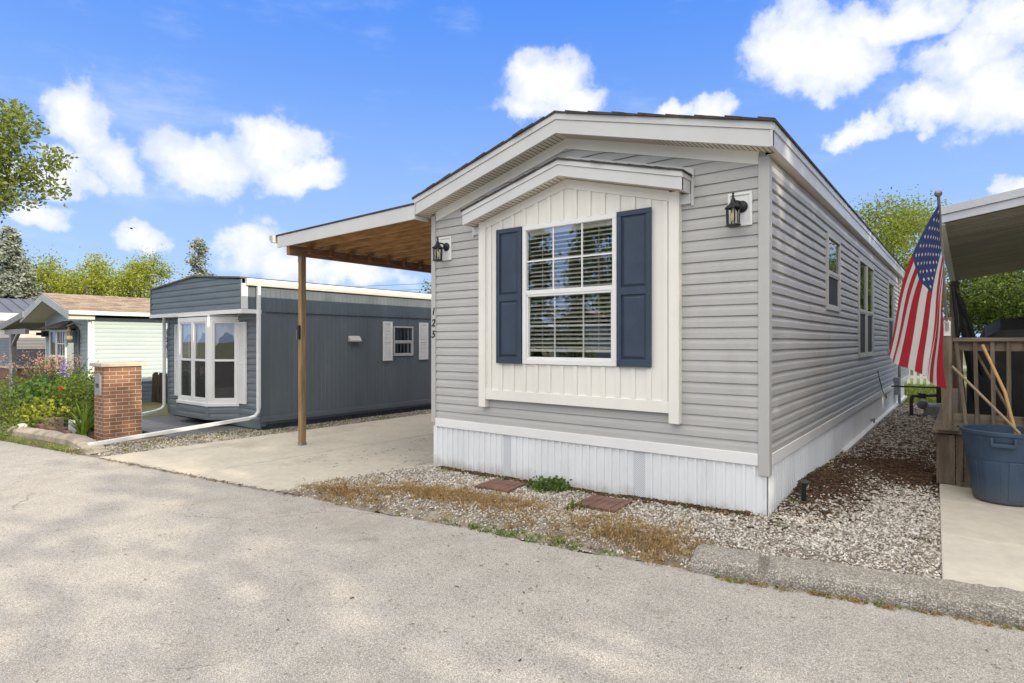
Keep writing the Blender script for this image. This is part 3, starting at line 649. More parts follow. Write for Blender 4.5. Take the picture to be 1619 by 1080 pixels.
for a0, a1 in ((-4.31, -4.2), (-2.63, -2.52)): mb = MB(); mb.box((a0, FY-.009, -.16), (a1, FY-.003, .51)); obj('skirting_vent', mb, m_vent, sk)
mb = MB(); mb.box((XR+.006, 9.2, .05), (XR+.09, 19.4, .115)); mb.box((XR+.006, 9.2, -.15), (XR+.075, 19.4, .05)); obj('ground_sill', mb, m_white, home, bevel=.004)
# roof, fascia and soffits
OV = .25; EO = .11; y0 = FY - OV; TH = .205
def rz(x): return 3.215 + (XC - (XL-EO) - abs(x-XC)) * SL            # fascia bottom line
mb = MB()
for s in (-1, 1):
    xe = XC + s*(XC-XL+EO)
    for q0, q1, dd in ((0, .062, .0), (.065, TH, .012)):                # stepped metal fascia
        top0, bot0 = TH-q0, TH-q1
        pts = [(xe, y0+dd, rz(xe)+bot0), (xe, y0+dd, rz(xe)+top0), (XC, y0+dd, rz(XC)+top0), (XC, y0+dd, rz(XC)+bot0)]
        if s > 0: pts.reverse()
        mb.poly(pts, (0, .03, 0))
    a = xe; mb.box((a - (.0 if s < 0 else .02), y0+.004, 3.22), (a + (.02 if s < 0 else .0), YB, 3.215+TH-.065)); mb.box((a - (.012 if s < 0 else .02), y0+.006, 3.352), (a + (.02 if s < 0 else .012), YB, 3.215+TH-.004))
obj('fascia', mb, m_fasc, home, fix=True)
mb = MB()
for s in (-1, 1):                                                      # ribbed gable soffit
    xe = XC + s*(XC-XL+EO); N = 46
    for k in range(N):
        xa = XC + (xe-XC)*k/N; xb = XC + (xe-XC)*(k+.8)/N; xc2 = XC + (xe-XC)*(k+1)/N
        mb.sheet([(xa, y0+.03, rz(xa)+.004), (xb, y0+.03, rz(xb)+.004), (xb, FY, rz(xb)+.004), (xa, FY, rz(xa)+.004)])
        mb.sheet([(xb, y0+.03, rz(xb)+.012), (xc2, y0+.03, rz(xc2)+.012), (xc2, FY, rz(xc2)+.012), (xb, FY, rz(xb)+.012)])
    mb.box((XC+s*(XC-XL), FY+.0, 3.224), (xe - s*.02, YB, 3.232))
obj('soffit', mb, m_soff, home)
mb = MB()
for s in (-1, 1):
    xi = XC + s*(XC-XL-.062); pts = [(xi, FY-.024, roofz(xi)-.115), (xi, FY-.024, roofz(xi)-.002), (XC, FY-.024, roofz(XC)-.002), (XC, FY-.024, roofz(XC)-.115)]
    if s > 0: pts.reverse()
    mb.poly(pts, (0, .03, 0))
mb.box((XR+.0, FY+.061, 3.09), (XR+.022, YB, 3.2)); obj('frieze', mb, m_cream, home, fix=True)
mb = MB(); rr = random.Random(2)
for s in (-1, 1):
    xe = XC + s*(XC-XL+EO+.025); 
    yy = y0 - .02
    x = XC
    K = 16
    for k in range(K):
        xa = XC + (xe-XC)*k/K; xb = XC + (xe-XC)*(k+1)/K; j = rr.uniform(-.012, .008); t = .018 + .006*(k % 2)
        lo = [(xa, yy+j, rz(xa)+TH+.001), (xb, yy+j, rz(xb)+TH+.001), (xb, YB+.2, rz(xb)+TH+.001), (xa, YB+.2, rz(xa)+TH+.001)]
        hi = [(p[0], p[1], p[2]+t + (.006 if q in (0, 3) else 0)) for q, p in enumerate(lo)]
        mb.hexa(lo, hi)
obj('roof', mb, m_shing, home, fix=True)
# projecting window surround with its own little roof
by = FY - .06; sur = MB(); b0, b1 = -4.54, -2.23; WX = (-3.975, -2.79, 1.348, 2.898)
BC = -3.40; bse = .267
def brz(x): return 2.985 + (1.35 - abs(x-BC))*bse
def bext(z): return (b0, b1)
def panel(xa, xb, za, zb_a, zb_b): sur.poly([(xa, by, za), (xb, by, za), (xb, by, zb_b), (xa, by, zb_a)], (0, .05, 0))
panel(b0, WX[0]+.01, .92, brz(b0)-.02, brz(WX[0])-.02); panel(WX[1]-.01, b1, .92, brz(WX[1])-.02, brz(b1)-.02)
panel(WX[0]+.01, WX[1]-.01, .92, WX[2]+.01, WX[2]+.01)
sur.poly([(WX[0]+.01, by, WX[3]-.01), (WX[1]-.01, by, WX[3]-.01), (WX[1]-.01, by, brz(WX[1])-.02), (BC, by, brz(BC)-.02), (WX[0]+.01, by, brz(WX[0])-.02)], (0, .05, 0))
surround = obj('window_surround', sur, m_cream, home, fix=True)
mb = MB(); k = -5
for i in range(14):                                                    # battens
    x = b0 + .075 + i*.168
    if x > b1: break
    top = brz(x) - .1; segs = [(1.03, top)] if x < WX[0]-.02 or x > WX[1]+.02 else [(1.03, WX[2]-.005), (WX[3]+.005, top)]
    for a, b in segs:
        if b > a: mb.box((x-.024, by-.015, a), (x+.024, by, b))
    if WX[0]-.42 < x < WX[0] or WX[1] < x < WX[1]+.42: pass
obj('batten', mb, m_cream, surround, bevel=.003)
mb = MB(); mb.box((b0-.09, by-.028, .82), (b0+.012, FY-.0, brz(b0-.05)+.0)); mb.box((b1-.012, by-.028, .82), (b1+.09, FY-.0, brz(b1+.05)+.0)); mb.box((b0+.013, by-.016, .915), (b1-.013, by+.0, 1.03))
for s in (-1, 1):
    e = BC + s*1.16; pts = [(e, by-.018, brz(e)-.10), (e, by-.018, brz(e)-.0), (BC, by-.018, brz(BC)-.0), (BC, by-.018, brz(BC)-.10)]
    if s > 0: pts.reverse()
    mb.poly(pts, (0, .018, 0))
obj('surround_trim', mb, m_cream, surround, fix=True, bevel=.004)
mb = MB(); yb0 = FY - .245; HB = .165
for s in (-1, 1):
    e = BC + s*1.35
    for q0, q1, dd in ((0, .05, 0), (.053, HB, .01)):
        pts = [(e, yb0+dd, brz(e)+HB-q1), (e, yb0+dd, brz(e)+HB-q0), (BC, yb0+dd, brz(BC)+HB-q0), (BC, yb0+dd, brz(BC)+HB-q1)]
        if s > 0: pts.reverse()
        mb.poly(pts, (0, .025, 0))
    mb.box((e, yb0+.006, brz(e)), (e - s*.02, FY-.035, brz(e)+HB-.053)); mb.box((e + s*.008, yb0+.008, brz(e)+HB-.05), (e - s*.02, FY-.035, brz(e)+HB-.006))
    pts = [(e + s*.03, FY-.034, brz(e)+.15), (e + s*.03, FY-.034, brz(e)+.235), (BC, FY-.034, brz(BC)+.25), (BC, FY-.034, brz(BC)+.15)]   # flashing board against the wall
    if s > 0: pts.reverse()
    mb.poly(pts, (0, .03, 0)); mb.box((e + s*.008, FY-.034, brz(e)-.11), (e + s*.03, FY-.004, brz(e)+.149)); mb.box((e - s*.17, FY-.05, brz(e)-.09), (e+s*.005, FY-.012, brz(e)-.003))
hood = obj('hood_fascia', mb, m_fasc, surround, fix=True)
mb = MB()
for s in (-1, 1):
    e = BC + s*1.33; N = 26
    for k in range(N):
        xa = BC+(e-BC)*k/N; xb = BC+(e-BC)*(k+.8)/N; xc2 = BC+(e-BC)*(k+1)/N
        mb.sheet([(xa, yb0+.025, brz(xa)+.004), (xb, yb0+.025, brz(xb)+.004), (xb, FY-.02, brz(xb)+.004), (xa, FY-.02, brz(xa)+.004)])
        mb.sheet([(xb, yb0+.025, brz(xb)+.012), (xc2, yb0+.025, brz(xc2)+.012), (xc2, FY-.02, brz(xc2)+.012), (xb, FY-.02, brz(xb)+.012)])
obj('hood_soffit', mb, m_soff, surround)
mb = MB()
for s in (-1, 1):
    K = 10
    for k in range(K):
        e = BC + s*1.37; xa = BC+(e-BC)*k/K; xb = BC+(e-BC)*(k+1)/K; j = rr.uniform(-.01, .006); lo = [(xa, yb0-.015+j, brz(xa)+HB+.001), (xb, yb0-.015+j, brz(xb)+HB+.001), (xb, FY-.036, brz(xb)+HB+.001), (xa, FY-.036, brz(xa)+HB+.001)]
        mb.hexa(lo, [(p[0], p[1], p[2]+.016 + (.005 if q in (0,3) else 0)) for q, p in enumerate(lo)])
obj('hood_roof', mb, m_shing, surround, fix=True)
fwn = hung_window(home, 'y', by, WX[0], WX[1], WX[2], WX[3], 2.148, m_white, .05, .03, grid=(3, 2), blinds=.14, screen=False, gm=glassmat('front_glass', (1,1,1), .5, coat=.3))
for a0, a1 in ((-4.345, -3.982), (-2.783, -2.415)): panel_shutter(home, 'y', by-.0155, a0, a1, 1.348, 2.90, m_navy, 2.10)
# side windows (the middle one is a mulled pair)
for (a, b, c, d) in SW:
    if b - a > 1.5:
        hung_window(home, 'x', XR+.018, a, (a+b)/2, c, d, 2.10, m_gtrim, .045, .03); hung_window(home, 'x', XR+.018, (a+b)/2, b, c, d, 2.10, m_gtrim, .045, .03)
    else: hung_window(home, 'x', XR+.018, a, b, c, d, (c+d)/2 if d-c < 1.2 else 2.10, m_gtrim, .045, .03)
mb = MB(); abox(mb, 'x', XR, .0, .05, 17.5, 17.75, 2.95, 3.18); abox(mb, 'x', XR, .05, .09, 17.53, 17.72, 3.06, 3.16); obj('wall_vent', mb, m_gtrim, home)
mb = MB(); mb.tube([(XR+.02, 13.3, 1.05), (XR+.03, 13.55, .85), (XR+.05, 14.0, .55), (XR+.06, 14.5, .42), (XR+.02, 14.8, .5)], .008, 6); obj('cable', mb, m_cable, home)
mb = MB(); mb.box((XR+.02, 16.4, .35), (XR+.14, 16.75, .75)); mb.tube([(XR+.1, 16.9, -.02), (XR+.1, 16.9, 1.4)], .03, 8); obj('utility_box', mb, m_steel, home)
mb = MB(); mb.tube([(XR+.01, 12.2, .2), (XR+.08, 12.2, .2)], .02, 8); mb.tube([(XR+.08, 12.2, .24), (XR+.08, 12.2, .15)], .014, 8); obj('water_tap', mb, m_steel, home)
# wall lanterns
def lantern(parent, x, z):
    y = FY - .012; bp = MB(); aframe(bp, 'y', y, 0, .02, x-.105, x+.105, z-.15, z+.15, .024); abox(bp, 'y', y, 0, .008, x-.09, x+.09, z-.135, z+.135)
    K = .68; O = Vector((x+.015, y-.008, z+.02)); body = MB(); g = MB(); bb = MB()
    def T(src, dst): dst.add([O + Vector(v)*K for v in src.v], src.f)
    prof = [(.0005, 0), (.078, 0), (.078, .015), (.06, .03), (.025, .045), (.0005, .05)]
    b = MB(); b.lathe(prof, (0,0,0), 20); rot = Matrix.Rotation(R(90), 4, 'X'); b.v = [tuple(rot @ Vector(v)) for v in b.v]; T(b, body)
    lx, ly, wz = -.06, -.17, 0; b = MB()
    b.tube([(0, -.04, .0), (-.005, -.09, .05), (lx, ly+.03, .06), (lx, ly, .05)], .016, 8)
    b.lathe([(.0005, .165), (.014, .16), (.016, .145), (.008, .135), (.018, .125), (.012, .105), (.024, .085), (.03, .07), (.034, .045), (.07, .0), (.104, -.022), (.11, -.03), (.11, -.042), (.08, -.045), (.08, -.038)], (lx, ly, wz), 6)
    b.lathe([(.078, -.25), (.098, -.255), (.1, -.272), (.05, -.285), (.0005, -.285)], (lx, ly, wz), 6); b.lathe([(.0005, -.248), (.078, -.248), (.078, -.255)], (lx, ly, wz), 6)
    for k in range(6):
        a = math.pi*k/3; b.bar((lx+.078*math.cos(a), ly+.078*math.sin(a), wz-.25), (lx+.084*math.cos(a), ly+.084*math.sin(a), wz-.04), .014, .014)
    T(b, body); L = obj('wall_lantern', body, m_black, parent)
    obj('backing_plate', bp, m_white, L, bevel=.003)
    b = MB(); b.lathe([(.075, -.246), (.081, -.044)], (lx, ly, wz), 6); T(b, g); obj('lantern_glass', g, m_glassd, L)
    b = MB(); b.lathe([(.012, -.22), (.03, -.2), (.036, -.16), (.026, -.11), (.017, -.09), (.017, -.04)], (lx, ly, wz), 12); T(b, bb); obj('bulb', bb, m_bulb, L, sm=True)
lantern(home, -1.60, 2.78); lantern(home, -5.24, 2.78)

# ================================================================== CARPORT
cp = thing('carport', 'open timber carport roof attached left of the light grey home', 'carport', (-8.5, 5.45, gz(-8.5)))
CX0, CX1, CY1 = -8.76, -5.57, 12.2
def cz(x): return 3.105 + (x - CX0)/(CX1 - CX0)*.055               # joist underside
mb = MB(); mb.poly([(CX0, y0, cz(CX0)), (CX1, y0, cz(CX1)), (CX1, y0, cz(CX1)+.185), (CX0, y0, cz(CX0)+.185)], (0, .022, 0)); mb.box((CX1-.02, y0+.024, cz(CX1)+.0), (CX1, FY+.0, cz(CX1)+.052)); obj('fascia', mb, m_fasc, cp, fix=True, bevel=.003)
mb = MB(); mb.hexa([(CX0-.03, y0-.012, cz(CX0)+.187), (CX1-.002, y0-.012, cz(CX1)+.187), (CX1-.002, CY1, cz(CX1)+.187), (CX0-.03, CY1, cz(CX0)+.187)], [(CX0-.03, y0-.012, cz(CX0)+.207), (CX1-.002, y0-.012, cz(CX1)+.207), (CX1-.002, CY1, cz(CX1)+.207), (CX0-.03, CY1, cz(CX0)+.207)]); obj('roof_sheet', mb, m_shing, cp)
mb = MB(); mb.hexa([(CX0+.01, y0+.03, cz(CX0)+.165), (CX1-.002, y0+.03, cz(CX1)+.165), (CX1-.002, CY1, cz(CX1)+.165), (CX0+.01, CY1, cz(CX0)+.165)], [(CX0+.01, y0+.03, cz(CX0)+.182), (CX1-.002, y0+.03, cz(CX1)+.182), (CX1-.002, CY1, cz(CX1)+.182), (CX0+.01, CY1, cz(CX0)+.182)]); obj('roof_board', mb, M('shaded_sheathing', (.17,.095,.05), .85, .3, 2, (1.4,9,9)), cp)  # sheathing darker than the joists, shade under the roof put into its colour
y = y0 + .045; k = 0
while y < CY1:
    mb = MB(); xo = CX0 + .03; xq = -5.6 if y < FY + .05 else -5.49; mb.hexa([(xo, y-.019, cz(xo)+.02), (xq, y-.019, cz(xq)+.02), (xq, y+.019, cz(xq)+.02), (xo, y+.019, cz(xo)+.02)], [(xo, y-.019, cz(xo)+.163), (xq, y-.019, cz(xq)+.163), (xq, y+.019, cz(xq)+.163), (xo, y+.019, cz(xo)+.163)])
    obj('joist', mb, m_wood, cp); y += .405
mb = MB(); mb.box((-8.545, y0+.03, 2.975), (-8.455, CY1, 3.125)); obj('beam', mb, m_woodb, cp, bevel=.004)
yy = y0 + .4
while yy < CY1:                                                       # short blocks nailed beside each joist on the beam
    mb = MB(); mb.box((-8.44, yy-.07, 3.02), (-8.36, yy-.022, 3.15)); obj('blocking', mb, m_woodb, cp); yy += .405
for py in (5.45, 11.7):
    mb = MB(); mb.box((-8.545, py-.045, gz(-8.5)), (-8.455, py+.045, 2.974)); p = obj('post', mb, m_post, cp, bevel=.006)
    mb = MB(); mb.box((-8.55, py-.05, gz(-8.5)+.005), (-8.45, py+.05, gz(-8.5)+.05)); obj('post_bracket', mb, m_steel, p)
    mb = MB(); mb.box((-8.548, py-.0475, 2.88), (-8.452, py-.0455, 3.02)); mb.poly([(-8.548, py-.0465, 3.0), (-8.452, py-.0465, 3.0), (-8.5, py-.0465, 3.07)], (0, .002, 0)); obj('bracket_plate', mb, m_steel, p)
    if py < 6:
        mb = MB(); mb.box((-8.53, py-.075, 1.64), (-8.47, py-.0462, 1.86)); bx_ = obj('post_lamp', mb, m_black, cp, bevel=.006)
        mb = MB(); mb.box((-8.56, py-.07, 1.63), (-8.546, py-.03, 1.79)); obj('lamp_glass', mb, m_steel, bx_)
mb = MB(); gx = CX0 - .035
mb.poly([(gx, y0-.06, 3.30), (gx, y0-.06, 3.19), (gx-.06, y0-.06, 3.19), (gx-.10, y0-.06, 3.24), (gx-.10, y0-.06, 3.30)], (0, CY1-y0, 0)); obj('gutter', mb, m_gtrim, cp, fix=True)

# ================================================================== SLATE BLUE HOME
S_ = 1.069
DX = -10.8; DL = -14.9; DY = 6.03; DP = 5.66; DB = 20.
dk = thing('mobile_home', 'low slate blue mobile home with white bay window and louvred shutters', 'mobile home', (-12.9, 13, gz(-12.9)))
mb = MB()
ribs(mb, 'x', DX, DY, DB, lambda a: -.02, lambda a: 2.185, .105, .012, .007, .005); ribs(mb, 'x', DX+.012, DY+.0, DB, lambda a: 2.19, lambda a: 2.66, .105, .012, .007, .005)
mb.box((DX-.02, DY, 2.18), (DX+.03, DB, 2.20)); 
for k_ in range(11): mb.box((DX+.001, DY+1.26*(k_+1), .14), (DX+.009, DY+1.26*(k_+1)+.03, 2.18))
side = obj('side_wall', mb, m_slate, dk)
mb = MB(); mb.box((DX-.01, DY-.02, -.05), (DX+.018, DY+.1, 2.18)); obj('corner_trim', mb, m_slate, side)
mb = MB(); mb.box((DX-.01, DY-.02, .03), (DX+.045, DB, .115)); mb.box((DX-.0, DY-.0, .115), (DX+.03, DB, .14)); obj('base_ledge', mb, m_slate, dk, bevel=.006)
mb = MB(); ribs(mb, 'x', DX-.03, DY, DB, lambda a: -.2, lambda a: .035, .12, .04, .014, .006); mb.box((DL+.1, DY+.05, -.3), (DX-.04, DY+.07, .2)); obj('skirting', mb, M('skirting_dark', (.05,.06,.07), .6), dk)
BX = (-13.45, -13.0, -11.67, -11.27)       # bay: left meeting, left vertex, right vertex, right meeting  (front face at DY-.43)
bv = [(-13.82, DY), (-13.39, DY-.43), (-12.05, DY-.43), (-11.62, DY)]
mb = MB(); lap(mb, 'y', DY, lambda z: (DL, DX-.0), .03, 2.2, expo=.125, d=.018, prof=PROF_DUTCH, holes=[(bv[0][0]+.1, bv[3][0]-.1, .4, 2.1)]); obj('front_siding', mb, m_slatel, dk)
mb = MB(); mb.box((DL-.015, DY-.022, -.05), (DL+.06, DY+.0, 2.2)); mb.box((DL, DY, -.1), (DL+.02, DB, 2.7)); mb.box((DL, DB, -.1), (DX, DB+.02, 2.7)); mb.box((DL, DY-.012, -.1), (DX, DY+.01, .03)); obj('wall_trim', mb, m_slatel, dk)
# overhanging parapet
def parz(x): return 2.785 + .155*max(0, 1 - abs(x - (DL+DX)/2 - .12)/2.05)**1.0
mb = MB(); lap(mb, 'y', DP, lambda z: (DL if z < 2.78 else DL + (z-2.78)*13, DX if z < 2.78 else DX - (z-2.78)*13), 2.215, 2.93, expo=.125, d=.016, prof=PROF_DUTCH); obj('parapet_siding', mb, m_slatel, dk)
mb = MB(); ribs(mb, 'x', DX, DP+.12, DY-.001, lambda a: 2.215, lambda a: 2.66, .105, .012, .007, .005); mb.box((DL, DP+.01, 2.21), (DX-.003, DY+.05, 2.7)); obj('parapet_side', mb, m_slate, dk)
mb = MB(); mb.box((DL-.03, DP-.035, 2.135), (DX+.03, DP-.002, 2.212)); mb.box((DX+.0, DP-.002, 2.135), (DX+.03, DY+.0, 2.212)); mb.box((DL, DP, 2.15), (DX, DY, 2.16)); obj('parapet_band', mb, m_white, dk, bevel=.004)
mb = MB(); mb.box((DX+.001, DP-.02, 2.22), (DX+.022, DP+.1, 2.70)); obj('parapet_corner', mb, m_white, dk)
mb = MB(); mb.box((DX-.04, DP-.026, 2.215), (DX+.0, DP-.0, 2.78)); obj('parapet_edge', mb, m_slatel, dk); mb = MB(); mb.box((DL-.02, DP-.026, 2.215), (DL+.03, DP, 2.78)); obj('parapet_edge', mb, m_slatel, dk)
mb = MB(); N = 24
for k in range(N):
    xa = DL-.04 + (DX-DL+.05)*k/N; xb = DL-.04 + (DX-DL+.05)*(k+1)/N
    mb.hexa([(xa, DP-.05, parz(xa)), (xb, DP-.05, parz(xb)), (xb, DB, parz(xb)), (xa, DB, parz(xa))], [(xa, DP-.05, parz(xa)+.03), (xb, DP-.05, parz(xb)+.03), (xb, DB, parz(xb)+.03), (xa, DB, parz(xa)+.03)])
obj('roof', mb, M('slate_roof', (.10,.105,.115), .6), dk)
m_gut = M('cream_gutter', (.80,.78,.70), .4, .04)
mb = MB(); mb.poly([(DX+.012, DP+.05, 2.665), (DX+.075, DP+.05, 2.665), (DX+.105, DP+.05, 2.72), (DX+.105, DP+.05, 2.775), (DX+.09, DP+.05, 2.79), (DX+.012, DP+.05, 2.79)], (0, DB-DP, 0)); obj('gutter', mb, m_gut, dk, fix=True)
def pipe(pts, w=.075, d=.055): 
    mb = MB()
    for a, b in zip(pts, pts[1:]): mb.bar(a, b, w, d)
    return mb
m_spout = M('white_downspout', (.78,.78,.76), .4, .05)
mb = MB(); mb.bar((DX+.065, DY-.08, 2.66), (DX+.065, DY-.08, .31), .065, .06); mb.tube([(DX+.065, DY-.08, .36), (DX+.062, DY-.085, .25), (DX+.03, DY-.13, .17), (DX-.03, DY-.24, .13)], .037, 8)
mb.bar((DX-.02, DY-.22, .135), (-11.22, 3.32, gz(-11.2)+.05), .085, .062); obj('downspout', mb, m_spout, dk, bevel=.006)
mb = MB(); mb.tube([(DL-.05, DY-.08, 2.6), (DL-.05, DY-.08, .1), (DL-.04, DY-.14, .02), (DL-.0, DY-.3, -.02)], .037, 8); mb.bar((DL-.0, DY-.28, -.02), (-14.2, 4.35, gz(-14)+.05), .085, .062); obj('downspout', mb, m_spout, dk)
# bay window
bz0, bz1 = .30, 2.13
mb = MB(); th = .06
def bayseg(p, q, a0, a1, za, zb, o0=0, o1=.05, m=None):
    """box standing on the vertical plane p->q between fractions of length a0..a1 (metres)"""
    P_, Q_ = Vector((p[0], p[1], 0)), Vector((q[0], q[1], 0)); t = (Q_-P_).normalized(); n = Vector((t.y, -t.x, 0))
    if n.y > 0: n = -n
    c = [P_ + t*a0 - n*(.05-o0) * 0 + n*o0, P_ + t*a1 + n*o0, P_ + t*a1 + n*o1, P_ + t*a0 + n*o1]
    m.hexa([(v.x, v.y, za) for v in c], [(v.x, v.y, zb) for v in c])
def baypane(p, q, a0, a1, za, zb, o, m):
    P_, Q_ = Vector((p[0], p[1], 0)), Vector((q[0], q[1], 0)); t = (Q_-P_).normalized(); n = Vector((t.y, -t.x, 0))
    a, b = P_ + t*a0 + n*o, P_ + t*a1 + n*o
    m.sheet([(a.x, a.y, za), (b.x, b.y, za), (b.x, b.y, zb), (a.x, a.y, zb)])
def bayface(p, q, n, fr, gl, sc, first=.09, last=.09, mul=.10):
    Lh = (Vector(q)-Vector(p)).length; w = (Lh - first - last - mul*(n-1))/n; a = first
    bayseg(p, q, 0, first, bz0, bz1, -.05, .0, fr); bayseg(p, q, Lh-last, Lh, bz0, bz1, -.05, 0, fr); bayseg(p, q, first, Lh-last, bz0, bz0+.13, -.05, 0, fr); bayseg(p, q, first, Lh-last, bz1-.13, bz1, -.05, 0, fr)
    bayseg(p, q, -.01, Lh+.01, bz0-.005, bz0+.055, 0.002, .03, fr)
    for k in range(n):
        if k: bayseg(p, q, a-mul, a, bz0+.13, bz1-.13, -.05, 0, fr)
        zm = 1.22; i0, i1 = a, a+w
        for (u0, u1, v0, v1) in ((i0, i0+.03, bz0+.13, bz1-.13), (i1-.03, i1, bz0+.13, bz1-.13), (i0+.03, i1-.03, bz0+.13, bz0+.16), (i0+.03, i1-.03, bz1-.16, bz1-.13), (i0+.03, i1-.03, zm-.022, zm+.022)): bayseg(p, q, u0, u1, v0, v1, -.045, -.012, fr)
        baypane(p, q, i0+.03, i1-.03, zm+.022, bz1-.16, -.032, gl); baypane(p, q, i0+.03, i1-.03, bz0+.16, zm-.022, -.032, gl); baypane(p, q, i0+.03, i1-.03, bz0+.16, zm-.022, -.022, sc)
        a += w + mul
fr = MB(); gl = MB(); sc = MB(); bayface(bv[1], bv[2], 2, fr, gl, sc); bayface(bv[2], bv[3], 1, fr, gl, sc, .1, .07); bayface(bv[0], bv[1], 1, fr, gl, sc, .07, .1)
bay = obj('bay_window', fr, m_white, dk, bevel=.004); obj('pane', gl, glassmat('bay_glass', (1,1,1), .5, coat=.2), bay); 
m_scr2 = bpy.data.materials.new('see_through_screen'); m_scr2.use_nodes = True
_nt = m_scr2.node_tree; _nt.nodes.clear(); _o = _nt.nodes.new('ShaderNodeOutputMaterial'); _t = _nt.nodes.new('ShaderNodeBsdfTransparent'); _d = _nt.nodes.new('ShaderNodeBsdfDiffuse'); _d.inputs[0].default_value = (.05,.05,.055,1); _m = _nt.nodes.new('ShaderNodeMixShader'); _m.inputs[0].default_value = .6
_nt.links.new(_t.outputs[0], _m.inputs[1]); _nt.links.new(_d.outputs[0], _m.inputs[2]); _nt.links.new(_m.outputs[0], _o.inputs[0])
obj('screen', sc, m_scr2, bay)
ap = MB()
for p, q in ((bv[0], bv[1]), (bv[1], bv[2]), (bv[2], bv[3])):
    Lh = (Vector(q)-Vector(p)).length; P_, Q_ = Vector((p[0], p[1], 0)), Vector((q[0], q[1], 0)); t = (Q_-P_).normalized(); nn = Vector((t.y, -t.x, 0))
    for z, o in ((.03, .0), (.165, .0)):
        zz = z; e_ = .13
        for (o0, t0), (o1, t1) in zip(PROF_DUTCH, PROF_DUTCH[1:]):
            ap.sheet([(P_ + nn*o0*.016 + Vector((0,0,zz+t0*e_))), (Q_ + nn*o0*.016 + Vector((0,0,zz+t0*e_))), (Q_ + nn*o1*.016 + Vector((0,0,zz+t1*e_))), (P_ + nn*o1*.016 + Vector((0,0,zz+t1*e_)))])
        ap.sheet([P_ + Vector((0,0,zz)), Q_ + Vector((0,0,zz)), Q_ + nn*.016 + Vector((0,0,zz)), P_ + nn*.016 + Vector((0,0,zz))])
    bayseg(p, q, -.01, .035, .03, bz0-.006, .0, .022, ap); bayseg(p, q, Lh-.035, Lh+.01, .03, bz0-.006, 0, .022, ap)
obj('apron', ap, m_slatel, bay)
k = MB(); k.poly([(x, y+.1, .31) for x, y in bv], (0,0,.02)); k.poly([(x, y, 2.10) for x, y in bv], (0,0,.02)); k.box((bv[0][0], DY+1.2, .1), (bv[3][0], DY+1.22, 2.2)); k.box((bv[0][0]-.02, DY+.02, .1), (bv[0][0], DY+1.2, 2.2)); k.box((bv[3][0], DY+.02, .1), (bv[3][0]+.02, DY+1.2, 2.2)); k.box((bv[0][0], DY+.1, 2.1), (bv[3][0], DY+1.2, 2.12)); k.box((bv[0][0], DY+.1, .31), (bv[3][0], DY+1.2, .33)); obj('recess', k, M('room_taupe', (.22,.19,.17), .9), bay)
cu = MB()                                                             # swagged lace curtain behind the glass
for p, q in ((bv[1], bv[2]), (bv[2], bv[3])):
    P_, Q_ = Vector((p[0]-.03, p[1]+.09, 0)), Vector((q[0]-.03, q[1]+.09, 0)); N = 40; o = len(cu.v)
    for i in range(N+1):
        f_ = i/N; c_ = P_.lerp(Q_, f_); s_ = .02*math.sin(f_*40); dz = .70 - .5*abs(math.sin(f_*math.pi*(2 if p == bv[1] else 1)))
        cu.v += [(c_.x, c_.y+s_, 1.98), (c_.x, c_.y+s_, 1.98-dz)]
    cu.f += [(o+2*i, o+2*i+2, o+2*i+3, o+2*i+1) for i in range(N)]
obj('curtain', cu, M('lace', (.52,.47,.44), .9), bay)
louvre_shutter(dk, 'y', DY-.02, -11.6, -11.28, .36, 1.99, m_white); louvre_shutter(dk, 'y', DY-.02, -14.48, -14.16, .36, 1.99, m_white)
# side window, shutters, dryer vent (all on the long wall)
sw = lambda v: v*S_
for a, b in ((8.44, 8.70), (9.51, 9.79)): louvre_shutter(dk, 'x', DX+.012, sw(a), sw(b), 1.15, 2.07, m_white)
hung_window(dk, 'x', DX+.01, sw(8.74), sw(9.33), 1.255, 1.965, 1.60, m_gtrim, .035, .02, gm=glassmat('far_glass', (.75,.8,.82), .3), screen=False)
cu = MB(); abox(cu, 'x', DX+.01, -.16, -.15, sw(8.8), sw(9.1), 1.3, 1.95); obj('curtain', cu, M('teal_curtain', (.03,.10,.13), .8, .5, 9, (1,6,1)), dk)
mb = MB(); mb.poly([(DX+.008, sw(7.53), 1.60), (DX+.10, sw(7.53), 1.60), (DX+.10, sw(7.53), 1.625), (DX+.03, sw(7.53), 1.725), (DX+.008, sw(7.53), 1.725)], (0, .3, 0)); obj('dryer_vent', mb, m_gtrim, dk, fix=True)
for k_, dg_ in enumerate('124'): text_mesh(dg_, .15, (DL-.035, DY-.03, 1.75 - .16*k_), 'y', m_black, dk, 'house_number')
mb = MB(); mb.box((DL-.075, DY-.024, 1.2), (DL-.0, DY-.012, 1.9)); obj('number_board', mb, m_gtrim, dk)
# grey front deck of that house
dkf = MB(); y = 4.62
while y < DY:
    dkf.box((-14.6, y, gz(-13)-.04), (-11.25, min(y+.135, DY-.03), gz(-13)+.03)); y += .142
tag(obj('deck', dkf, m_deckg, origin=(-12.9, 5.3, gz(-13)), bevel=.004), 'low grey painted plank deck under the white bay window', 'deck')

